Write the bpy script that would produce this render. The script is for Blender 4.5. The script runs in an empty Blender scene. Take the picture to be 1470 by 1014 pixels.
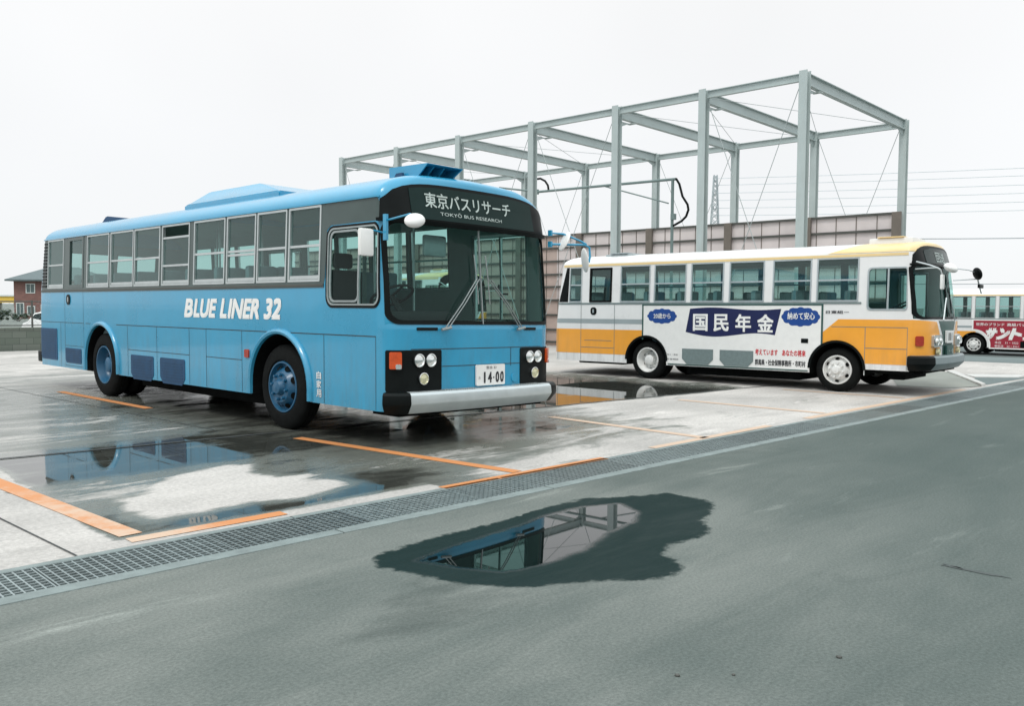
import bpy, bmesh, math, random
from mathutils import Vector, Matrix, noise
from mathutils.geometry import delaunay_2d_cdt
R = math.radians
random.seed(7)
scene = bpy.context.scene
col = scene.collection

# ------------------------------------------------------------------ camera
cam = bpy.data.cameras.new("camera")
cam_o = bpy.data.objects.new("camera", cam)
col.objects.link(cam_o)
YAW, PITCH, ROLL, EYE = 0.7408, 0.0546, 0.0053, 1.468
f_ = Vector((math.cos(YAW) * math.cos(PITCH), math.sin(YAW) * math.cos(PITCH), -math.sin(PITCH)))
r_ = Vector((math.sin(YAW), -math.cos(YAW), 0))
u_ = r_.cross(f_)
r2 = r_ * math.cos(ROLL) + u_ * math.sin(ROLL)
u2 = -r_ * math.sin(ROLL) + u_ * math.cos(ROLL)
cam_o.matrix_world = Matrix(((r2.x, u2.x, -f_.x, 0), (r2.y, u2.y, -f_.y, 0), (r2.z, u2.z, -f_.z, EYE), (0, 0, 0, 1)))
cam.sensor_width = 36.0
cam.lens = 1241.665 / 1470 * 36
cam.clip_start = 0.05
cam.clip_end = 6000
scene.camera = cam_o

# ------------------------------------------------------------------ light
SUN_EL, SUN_AZ = R(58), R(200)     # azimuth measured from +X, counter-clockwise
world = bpy.data.worlds.new("World")
scene.world = world
world.use_nodes = True
wn, wl = world.node_tree.nodes, world.node_tree.links
wn.clear()
wo = wn.new("ShaderNodeOutputWorld")
bg = wn.new("ShaderNodeBackground")
bg.inputs["Strength"].default_value = 0.1
sky = wn.new("ShaderNodeTexSky")
sky.sky_type = 'NISHITA'
sky.sun_disc = False
sky.sun_elevation = SUN_EL
sky.sun_rotation = R(90) - SUN_AZ
tc = wn.new("ShaderNodeTexCoord")
sep = wn.new("ShaderNodeSeparateXYZ")
ramp = wn.new("ShaderNodeValToRGB")          # overcast: brighter towards the zenith
e = ramp.color_ramp.elements
e[0].position = 0.0; e[0].color = (0.468, 0.478, 0.487, 1)
e[1].position = 1.0; e[1].color = (0.90, 0.97, 1.0, 1)
k = e.new(0.10); k.color = (0.482, 0.487, 0.492, 1)
k = e.new(0.36); k.color = (0.50, 0.50, 0.498, 1)
k = e.new(0.55); k.color = (0.70, 0.74, 0.75, 1)
nz = wn.new("ShaderNodeTexNoise")
nz.inputs["Scale"].default_value = 1.6
nz.inputs["Detail"].default_value = 3
mr = wn.new("ShaderNodeMapRange")
mr.inputs[1].default_value = 0.3; mr.inputs[2].default_value = 0.7
mr.inputs[3].default_value = 19.1; mr.inputs[4].default_value = 21.0
vm = wn.new("ShaderNodeVectorMath"); vm.operation = 'SCALE'
mix = wn.new("ShaderNodeMix"); mix.data_type = 'RGBA'
mix.inputs[0].default_value = 0.93
wl.new(tc.outputs["Generated"], sep.inputs[0])
wl.new(sep.outputs["Z"], ramp.inputs[0])
wl.new(tc.outputs["Generated"], nz.inputs["Vector"])
wl.new(nz.outputs[0], mr.inputs[0])
wl.new(ramp.outputs[0], vm.inputs[0])
wl.new(mr.outputs[0], vm.inputs["Scale"])
wl.new(sky.outputs[0], mix.inputs[6])
wl.new(vm.outputs[0], mix.inputs[7])
wl.new(mix.outputs[2], bg.inputs["Color"])
wl.new(bg.outputs[0], wo.inputs[0])

sun = bpy.data.lights.new("sun", 'SUN')
sun.energy = 1.2
sun.angle = R(14)
sun.color = (1.0, 0.96, 0.90)
sun_o = bpy.data.objects.new("sun", sun)
sd = Vector((math.cos(SUN_EL) * math.cos(SUN_AZ), math.cos(SUN_EL) * math.sin(SUN_AZ), math.sin(SUN_EL)))
sun_o.rotation_euler = sd.to_track_quat('Z', 'Y').to_euler()
col.objects.link(sun_o)

scene.view_settings.view_transform = 'Standard'
scene.view_settings.look = 'None'
scene.view_settings.exposure = 0.0
scene.view_settings.gamma = 1.0
scene.cycles.max_bounces = 10
scene.cycles.transparent_max_bounces = 24
scene.cycles.glossy_bounces = 5
scene.cycles.use_denoising = True
scene.cycles.sample_clamp_indirect = 6


# ------------------------------------------------------------------ materials
def srgb(h):
    v = [int(h[i:i + 2], 16) / 255 for i in (0, 2, 4)]
    return tuple(((c + 0.055) / 1.055) ** 2.4 if c > 0.04045 else c / 12.92 for c in v) + (1,)


MATS = {}


def pmat(name, color, rough=0.5, metal=0.0, coat=0.0, var=0.0, scale=3.0, bump=0.0, bscale=60, spec=0.5, rvar=0.0):
    if name in MATS:
        return MATS[name]
    m = bpy.data.materials.new(name)
    m.use_nodes = True
    n, l = m.node_tree.nodes, m.node_tree.links
    b = n["Principled BSDF"]
    c = color if len(color) == 4 else tuple(color) + (1,)
    b.inputs["Base Color"].default_value = c
    b.inputs["Roughness"].default_value = rough
    b.inputs["Metallic"].default_value = metal
    b.inputs["Coat Weight"].default_value = coat
    b.inputs["Coat Roughness"].default_value = 0.06
    b.inputs["Specular IOR Level"].default_value = spec
    if var or bump or rvar:
        t = n.new("ShaderNodeTexCoord")
    if var or rvar:
        a = n.new("ShaderNodeTexNoise")
        a.inputs["Scale"].default_value = scale
        a.inputs["Detail"].default_value = 6
        a.inputs["Roughness"].default_value = 0.65
        l.new(t.outputs["Object"], a.inputs["Vector"])
    if var:
        r = n.new("ShaderNodeValToRGB")
        lo = [max(0, x * (1 - var)) for x in c[:3]] + [1]
        hi = [min(1, x * (1 + var)) for x in c[:3]] + [1]
        r.color_ramp.elements[0].position = 0.3; r.color_ramp.elements[0].color = lo
        r.color_ramp.elements[1].position = 0.7; r.color_ramp.elements[1].color = hi
        l.new(a.outputs[0], r.inputs[0])
        l.new(r.outputs[0], b.inputs["Base Color"])
    if rvar:
        q = n.new("ShaderNodeMapRange")
        q.inputs[1].default_value = 0.3; q.inputs[2].default_value = 0.7
        q.inputs[3].default_value = max(0.02, rough - rvar); q.inputs[4].default_value = rough + rvar
        l.new(a.outputs[0], q.inputs[0])
        l.new(q.outputs[0], b.inputs["Roughness"])
    if bump:
        a2 = n.new("ShaderNodeTexNoise")
        a2.inputs["Scale"].default_value = bscale
        a2.inputs["Detail"].default_value = 3
        l.new(t.outputs["Object"], a2.inputs["Vector"])
        bp = n.new("ShaderNodeBump")
        bp.inputs["Strength"].default_value = bump
        bp.inputs["Distance"].default_value = 0.02
        l.new(a2.outputs[0], bp.inputs["Height"])
        l.new(bp.outputs[0], b.inputs["Normal"])
    MATS[name] = m
    return m


def glass_mat(name, tint, refl=1.0, clear=1.0):
    """window glass: tinted see-through pane with a fresnel mirror on it"""
    if name in MATS:
        return MATS[name]
    m = bpy.data.materials.new(name)
    m.use_nodes = True
    n, l = m.node_tree.nodes, m.node_tree.links
    n.clear()
    o = n.new("ShaderNodeOutputMaterial")
    t = n.new("ShaderNodeBsdfTransparent"); t.inputs[0].default_value = tuple(tint) + (1,)
    d = n.new("ShaderNodeBsdfDiffuse"); d.inputs[0].default_value = (tint[0] * .45, tint[1] * .5, tint[2] * .5, 1)
    ms = n.new("ShaderNodeMixShader"); ms.inputs[0].default_value = 1 - clear
    g = n.new("ShaderNodeBsdfGlossy"); g.inputs["Roughness"].default_value = 0.015
    g.inputs[0].default_value = (0.74, 0.88, 0.86, 1)
    # fresnel worked out by hand, the same from both faces of the thin pane
    ge = n.new("ShaderNodeNewGeometry")
    dp = n.new("ShaderNodeVectorMath"); dp.operation = 'DOT_PRODUCT'
    l.new(ge.outputs["Normal"], dp.inputs[0]); l.new(ge.outputs["Incoming"], dp.inputs[1])
    ab = n.new("ShaderNodeMath"); ab.operation = 'ABSOLUTE'; l.new(dp.outputs["Value"], ab.inputs[0])
    om = n.new("ShaderNodeMath"); om.operation = 'SUBTRACT'; om.inputs[0].default_value = 1.0; l.new(ab.outputs[0], om.inputs[1])
    pw_ = n.new("ShaderNodeMath"); pw_.operation = 'POWER'; l.new(om.outputs[0], pw_.inputs[0]); pw_.inputs[1].default_value = 5.0
    fr = n.new("ShaderNodeMapRange"); l.new(pw_.outputs[0], fr.inputs[0]); fr.inputs[3].default_value = .055; fr.inputs[4].default_value = 1.0
    mu = n.new("ShaderNodeMath"); mu.operation = 'MULTIPLY'; mu.inputs[1].default_value = refl; mu.use_clamp = True
    mx = n.new("ShaderNodeMixShader")
    l.new(t.outputs[0], ms.inputs[1]); l.new(d.outputs[0], ms.inputs[2])
    l.new(fr.outputs[0], mu.inputs[0]); l.new(mu.outputs[0], mx.inputs[0])
    l.new(ms.outputs[0], mx.inputs[1]); l.new(g.outputs[0], mx.inputs[2])
    l.new(mx.outputs[0], o.inputs[0])
    MATS[name] = m
    return m


M_BLUE = pmat("blue_paint", (0.026, 0.300, 0.500), 0.30, coat=0.55, var=0.07, scale=1.3, rvar=0.06)
M_BLUE_D = pmat("blue_grille", (0.008, 0.055, 0.13), 0.6, var=0.15, scale=8)
M_BLACK = pmat("black_rubber", (0.005, 0.007, 0.007), 0.4, var=0.3, scale=4, spec=.12)
M_TYRE = pmat("tyre_rubber", (0.006, 0.007, 0.007), 0.85, var=0.4, scale=9, bump=0.2, spec=.15)
M_UNDER = pmat("underbody_dark", (0.006, 0.007, 0.007), 0.9, var=0.4, scale=5, spec=.08)
M_BAND = pmat("window_band_grey", (0.045, 0.072, 0.068), 0.35, coat=0.15, var=0.12, scale=3)
M_ALU = pmat("aluminium", (0.54, 0.58, 0.58), 0.35, metal=0.75, var=0.08, scale=6)
M_ALUD = pmat("weathered_aluminium", (0.34, 0.38, 0.38), 0.42, metal=0.6, var=0.12, scale=6)
M_STEELB = pmat("bumper_metal", (0.56, 0.61, 0.62), 0.38, metal=0.5, var=0.08, scale=5, rvar=0.08)
M_WIPER = pmat("wiper_metal", (0.30, 0.33, 0.33), 0.4, metal=0.5, var=0.1, scale=6)
M_CHROME = pmat("chrome", (0.8, 0.82, 0.82), 0.12, metal=1.0, var=0.05, scale=9)
M_LAMP = pmat("headlamp_reflector", (0.8, 0.83, 0.82), 0.18, metal=0.8, var=0.15, scale=30)
M_FOG = pmat("fog_lamp_glass", (0.62, 0.60, 0.40), 0.2, metal=0.3, var=0.2, scale=30)
M_AMBER = pmat("amber_lens", (0.55, 0.075, 0.015), 0.18, coat=0.4, var=0.2, scale=20)
M_REDLENS = pmat("red_lens", (0.35, 0.03, 0.015), 0.25, var=0.2, scale=20)
M_WHITE = pmat("white_paint", (0.80, 0.80, 0.79), 0.30, coat=0.4, var=0.04, scale=1.5, rvar=0.05)
M_PLATE = pmat("plate_white", (0.80, 0.80, 0.78), 0.45, var=0.04, scale=9)
M_LETTER = pmat("letter_white", (0.84, 0.84, 0.82), 0.45, var=0.04, scale=5)
M_SIGN = pmat("sign_glass_dark", (0.010, 0.026, 0.024), 0.25, var=0.1, scale=3, spec=.12)
M_SIGNTXT = pmat("sign_letter", (0.50, 0.58, 0.55), 0.6, var=0.05, scale=5)
M_ORANGE = pmat("orange_yellow_paint", (0.87, 0.375, 0.042), 0.30, coat=0.4, var=0.05, scale=1.6)
M_CREAM = pmat("pale_yellow_stripe", (0.83, 0.62, 0.30), 0.35, coat=0.3, var=0.05, scale=2)
M_GREYP = pmat("grey_stripe", (0.32, 0.37, 0.38), 0.4, coat=0.2, var=0.06, scale=2)
M_GREYG = pmat("grey_grille", (0.16, 0.21, 0.21), 0.6, var=0.12, scale=20)
M_NAVY = pmat("navy_print", (0.012, 0.016, 0.075), 0.4, var=0.1, scale=4)
M_CLOUDB = pmat("blue_print", (0.012, 0.06, 0.26), 0.4, var=0.08, scale=4)
M_REDP = pmat("red_print", (0.62, 0.03, 0.04), 0.45, var=0.05, scale=4)
M_BLKP = pmat("black_print", (0.02, 0.02, 0.025), 0.45, var=0.05, scale=4)
M_GREEN = pmat("dark_green_trim", (0.03, 0.085, 0.075), 0.4, var=0.1, scale=4)
M_ADRED = pmat("advert_red", (0.33, 0.020, 0.04), 0.4, var=0.06, scale=2)
M_GLASS = glass_mat("window_glass", (0.58, 0.76, 0.74), 1.25, 0.94)
M_GLASSF = glass_mat("windscreen_glass", (0.56, 0.76, 0.73), .42, 0.995)
M_GLASSD = glass_mat("tinted_door_glass", (0.30, 0.45, 0.43), .8, 0.97)
M_INT = pmat("interior_lining", (0.19, 0.27, 0.255), 0.7, var=0.08, scale=2)
M_FLOORI = pmat("bus_floor", (0.05, 0.06, 0.06), 0.8, var=0.2, scale=3)
M_SEAT = pmat("seat_fabric", (0.16, 0.23, 0.25), 0.9, var=0.15, scale=6)
M_DASH = pmat("dashboard_black", (0.012, 0.014, 0.014), 0.6, var=0.2, scale=6)
M_FRAME = pmat("grey_green_steel_paint", (0.42, 0.485, 0.48), 0.5, var=0.07, scale=1.2)
M_RAIL = pmat("dark_steel_rail", (0.075, 0.078, 0.07), 0.6, var=0.15, scale=3)
M_POSTB = pmat("brown_steel_post", (0.15, 0.13, 0.11), 0.6, var=0.15, scale=2)
M_PANEL = pmat("pink_grey_sheet", (0.66, 0.60, 0.59), 0.6, var=0.09, scale=0.9)
M_PANELB = pmat("brown_sheet", (0.46, 0.365, 0.325), 0.65, var=0.14, scale=0.9)
M_PIPE = pmat("pipe_grey", (0.16, 0.22, 0.215), 0.5, var=0.12, scale=3)
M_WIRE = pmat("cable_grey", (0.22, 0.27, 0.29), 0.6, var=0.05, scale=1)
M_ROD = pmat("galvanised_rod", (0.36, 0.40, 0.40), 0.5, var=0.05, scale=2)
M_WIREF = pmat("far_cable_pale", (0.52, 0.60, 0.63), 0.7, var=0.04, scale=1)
M_PYLON = pmat("pylon_steel", (0.42, 0.47, 0.49), 0.6, var=0.05, scale=0.1)
M_GRATE = pmat("galvanised_grate", (0.34, 0.40, 0.40), 0.45, metal=0.55, var=0.15, scale=8, rvar=0.1)
M_KERB = pmat("drain_kerb_concrete", (0.19, 0.23, 0.225), 0.7, var=0.25, scale=5, bump=0.2, bscale=60)
M_TRENCH = pmat("drain_trench", (0.07, 0.085, 0.085), 0.8, var=0.3, scale=3)
M_SEAL = pmat("joint_sealant", (0.035, 0.04, 0.04), 0.8, var=0.3, scale=5)


def wheel_paint(name, c):
    return pmat(name, c, 0.4, coat=0.15, var=0.1, scale=9)


def grime(m, colour, top, amount):
    """road dirt: uneven upright smears, heaviest along the skirt"""
    n, l = m.node_tree.nodes, m.node_tree.links
    b = n["Principled BSDF"]
    src = b.inputs["Base Color"].links[0].from_socket
    t = n.new("ShaderNodeTexCoord")
    mp = n.new("ShaderNodeMapping"); mp.inputs["Scale"].default_value = (6, 6, .9)
    l.new(t.outputs["Object"], mp.inputs[0])
    a = n.new("ShaderNodeTexNoise"); a.inputs["Scale"].default_value = 1.5; a.inputs["Detail"].default_value = 7; a.inputs["Roughness"].default_value = .7
    l.new(mp.outputs[0], a.inputs["Vector"])
    s_ = n.new("ShaderNodeSeparateXYZ"); l.new(t.outputs["Object"], s_.inputs[0])
    z = n.new("ShaderNodeMapRange"); l.new(s_.outputs[2], z.inputs[0])
    z.inputs[1].default_value = .3; z.inputs[2].default_value = top; z.inputs[3].default_value = 1.0; z.inputs[4].default_value = .12
    r = n.new("ShaderNodeMapRange"); l.new(a.outputs[0], r.inputs[0])
    r.inputs[1].default_value = .42; r.inputs[2].default_value = .72; r.inputs[4].default_value = amount
    q = n.new("ShaderNodeMath"); q.operation = 'MULTIPLY'; l.new(z.outputs[0], q.inputs[0]); l.new(r.outputs[0], q.inputs[1])
    mx = n.new("ShaderNodeMix"); mx.data_type = 'RGBA'
    l.new(q.outputs[0], mx.inputs[0]); l.new(src, mx.inputs[6]); mx.inputs[7].default_value = tuple(colour) + (1,)
    l.new(mx.outputs[2], b.inputs["Base Color"])


grime(M_BLUE, (.10, .13, .13), 1.3, .45)
grime(M_WHITE, (.28, .27, .24), 1.1, .40)
grime(M_ORANGE, (.30, .20, .10), 1.0, .30)
grime(M_FRAME, (.22, .17, .13), 6.0, .35)
M_RIMB = wheel_paint("blue_rim", (0.010, 0.092, 0.185))
M_RIMW = wheel_paint("white_rim", (0.74, 0.74, 0.72))


# ------------------------------------------------------------------ object helpers
def props(o, label=None, cat=None, group=None, kind=None):
    if label: o["label"] = label
    if cat: o["category"] = cat
    if group: o["group"] = group
    if kind: o["kind"] = kind
    return o


def empty(name, loc=(0, 0, 0), rz=0, label=None, cat=None, group=None, parent=None):
    o = bpy.data.objects.new(name, None)
    o.empty_display_size = 0.3
    col.objects.link(o)
    o.location = loc
    o.rotation_euler = (0, 0, rz)
    if parent: o.parent = parent
    return props(o, label, cat, group)


def obj(name, bm, mat, parent=None, smooth=None, tf=None):
    """link a bmesh as one mesh object; mat may be a list"""
    if tf:
        for v in bm.verts:
            v.co = tf(v.co)
    me = bpy.data.meshes.new(name)
    bm.normal_update()
    bm.to_mesh(me)
    bm.free()
    for m in (mat if isinstance(mat, (list, tuple)) else [mat]):
        me.materials.append(m)
    if smooth is not None:
        me.shade_smooth()
        me.set_sharp_from_angle(angle=R(smooth))
    o = bpy.data.objects.new(name, me)
    col.objects.link(o)
    if parent: o.parent = parent
    return o


def copy_tree(o, parent=None):
    c = o.copy()
    col.objects.link(c)
    c.parent = parent
    for ch in list(o.children):
        copy_tree(ch, c)
    return c


def bx(bm, x0, x1, y0, y1, z0, z1, mi=0, bevel=0.0):
    vs = [bm.verts.new(p) for p in ((x0, y0, z0), (x1, y0, z0), (x1, y1, z0), (x0, y1, z0), (x0, y0, z1), (x1, y0, z1), (x1, y1, z1), (x0, y1, z1))]
    fs = [bm.faces.new([vs[i] for i in q]) for q in ((0, 3, 2, 1), (4, 5, 6, 7), (0, 1, 5, 4), (1, 2, 6, 5), (2, 3, 7, 6), (3, 0, 4, 7))]
    for f in fs: f.material_index = mi
    if bevel:
        es = list({ed for f in fs for ed in f.edges})
        r = bmesh.ops.bevel(bm, geom=es, offset=bevel, segments=2, affect='EDGES', profile=0.6)
        for f in r["faces"]: f.material_index = mi
    return vs


def tube(bm, pts, r, n=8, mi=0, cap=True):
    pts = [Vector(p) for p in pts]
    rings = []
    prev = None
    for i, p in enumerate(pts):
        d = (pts[min(i + 1, len(pts) - 1)] - pts[max(i - 1, 0)]).normalized()
        a = Vector((0, 0, 1)) if abs(d.z) < 0.9 else Vector((1, 0, 0))
        if prev is not None: a = prev
        s = d.cross(a)
        if s.length < 1e-4: s = d.cross(Vector((0, 1, 0)))
        s.normalize()
        t = s.cross(d).normalized()
        prev = t
        rr = r[i] if isinstance(r, (list, tuple)) else r
        rings.append([bm.verts.new(p + (s * math.cos(2 * math.pi * k / n) + t * math.sin(2 * math.pi * k / n)) * rr) for k in range(n)])
    for a, b in zip(rings, rings[1:]):
        for k in range(n):
            f = bm.faces.new((a[k], a[(k + 1) % n], b[(k + 1) % n], b[k])); f.material_index = mi
    if cap:
        f = bm.faces.new(rings[0][::-1]); f.material_index = mi
        f = bm.faces.new(rings[-1]); f.material_index = mi
    return bm


def lathe(bm, prof, axis='X', n=32, c=(0, 0, 0), mi=0, close=False):
    """prof: list of (along axis, radius)"""
    rings = []
    for a, r in prof:
        ring = []
        for k in range(n):
            t = 2 * math.pi * k / n
            if axis == 'X': p = (a, r * math.cos(t), r * math.sin(t))
            elif axis == 'Y': p = (r * math.cos(t), a, r * math.sin(t))
            else: p = (r * math.cos(t), r * math.sin(t), a)
            ring.append(bm.verts.new(Vector(p) + Vector(c)))
        rings.append(ring)
    for a, b in zip(rings, rings[1:]):
        for k in range(n):
            try:
                f = bm.faces.new((a[k], b[k], b[(k + 1) % n], a[(k + 1) % n])); f.material_index = mi
            except ValueError:
                pass
    return rings


def prism(bm, poly, z0, z1, mi=0, axis='Z'):
    """extrude a 2D polygon; axis X: poly is (y,z), Y: (x,z), Z: (x,y)"""
    def P(p, h):
        return {'Z': (p[0], p[1], h), 'X': (h, p[0], p[1]), 'Y': (p[0], h, p[1])}[axis]
    a = [bm.verts.new(P(p, z0)) for p in poly]
    b = [bm.verts.new(P(p, z1)) for p in poly]
    n = len(poly)
    fs = [bm.faces.new(a[::-1]), bm.faces.new(b)]
    for i in range(n):
        fs.append(bm.faces.new((a[i], a[(i + 1) % n], b[(i + 1) % n], b[i])))
    for f in fs: f.material_index = mi
    bmesh.ops.recalc_face_normals(bm, faces=fs)
    return fs


# ------------------------------------------------------------------ flat regions mapped onto curved shells
def rrect(u0, v0, u1, v1, r, n=6):
    r = min(r, (u1 - u0) / 2 - 1e-4, (v1 - v0) / 2 - 1e-4)
    if r <= 1e-4:
        return [(u0, v0), (u1, v0), (u1, v1), (u0, v1)]
    p = []
    for cx, cy, a in ((u1 - r, v0 + r, -90), (u1 - r, v1 - r, 0), (u0 + r, v1 - r, 90), (u0 + r, v0 + r, 180)):
        for i in range(n + 1):
            t = R(a + 90 * i / n)
            p.append((cx + r * math.cos(t), cy + r * math.sin(t)))
    return p


def inpoly(x, y, P):
    c = False
    j = len(P) - 1
    for i in range(len(P)):
        if (P[i][1] > y) != (P[j][1] > y) and x < (P[j][0] - P[i][0]) * (y - P[i][1]) / (P[j][1] - P[i][1]) + P[i][0]:
            c = not c
        j = i
    return c


def region(outer, holes=(), cu=(), cv=()):
    pts, eds = [], []
    for P in [outer] + list(holes):
        k = len(pts)
        pts += [Vector(p) for p in P]
        eds += [(k + i, k + (i + 1) % len(P)) for i in range(len(P))]
    vs, es, fs, *_ = delaunay_2d_cdt(pts, eds, [], 0, 1e-6)
    bm = bmesh.new()
    bv = [bm.verts.new((v.x, v.y, 0)) for v in vs]
    for f in fs:
        cx = sum(vs[i].x for i in f) / len(f)
        cy = sum(vs[i].y for i in f) / len(f)
        if inpoly(cx, cy, outer) and not any(inpoly(cx, cy, h) for h in holes):
            a, b, c = [vs[i] for i in f]
            idx = f if (b - a).cross(c - a) > 0 else f[::-1]
            try: bm.faces.new([bv[i] for i in idx])
            except ValueError: pass
    u0, u1 = min(p[0] for p in outer), max(p[0] for p in outer)
    v0, v1 = min(p[1] for p in outer), max(p[1] for p in outer)
    for u in cu:
        if u0 + 1e-4 < u < u1 - 1e-4:
            bmesh.ops.bisect_plane(bm, geom=bm.verts[:] + bm.edges[:] + bm.faces[:], dist=1e-5, plane_co=(u, 0, 0), plane_no=(1, 0, 0))
    for v in cv:
        if v0 + 1e-4 < v < v1 - 1e-4:
            bmesh.ops.bisect_plane(bm, geom=bm.verts[:] + bm.edges[:] + bm.faces[:], dist=1e-5, plane_co=(0, v, 0), plane_no=(0, 1, 0))
    loose = [v for v in bm.verts if not v.link_faces]
    bmesh.ops.delete(bm, geom=loose, context='VERTS')
    return bm


_tx = {}


def text2d(body, bold=0.0):
    """letters as flat faces, scaled to the unit square"""
    key = (body, bold)
    if key not in _tx:
        cu = bpy.data.curves.new("letters", 'FONT')
        cu.body = body
        cu.resolution_u = 3
        cu.offset = bold
        o = bpy.data.objects.new("letters", cu)
        col.objects.link(o)
        dg = bpy.context.evaluated_depsgraph_get()
        me = bpy.data.meshes.new_from_object(o.evaluated_get(dg))
        bpy.data.objects.remove(o)
        vs = [(v.co.x, v.co.y) for v in me.vertices]
        fs = [tuple(p.vertices) for p in me.polygons]
        bpy.data.meshes.remove(me)
        bpy.data.curves.remove(cu)
        x0, x1 = min(v[0] for v in vs), max(v[0] for v in vs)
        y0, y1 = min(v[1] for v in vs), max(v[1] for v in vs)
        _tx[key] = ([((v[0] - x0) / (x1 - x0), (v[1] - y0) / max(1e-6, y1 - y0)) for v in vs], fs)
    return _tx[key]


def text_bm(bm, body, u0, v0, u1, v1, bold=0.0, slant=0.0, mi=0):
    vs, fs = text2d(body, 0.0)
    w = bold * (v1 - v0)
    u0, u1, v0, v1 = u0 + w, u1 - w, v0 + w, v1 - w
    lay = [(0, 0)] if not bold else [(-1, -1), (1, -1), (-1, 1), (1, 1), (0, 0)]
    for k, (du, dv) in enumerate(lay):
        bv = [bm.verts.new((u0 + (u1 - u0) * a + slant * (v1 - v0) * (b - 0.5) + du * w, v0 + (v1 - v0) * b + dv * w, .0006 * k)) for a, b in vs]
        for f in fs:
            try:
                q = bm.faces.new([bv[i] for i in f]); q.material_index = mi
            except ValueError:
                pass
    return bm


def lerp_tab(tab, z):
    if z <= tab[0][0]: return tab[0][1]
    for (a, p), (b, q) in zip(tab, tab[1:]):
        if z <= b: return p + (q - p) * (z - a) / (b - a)
    return tab[-1][1]


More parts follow.
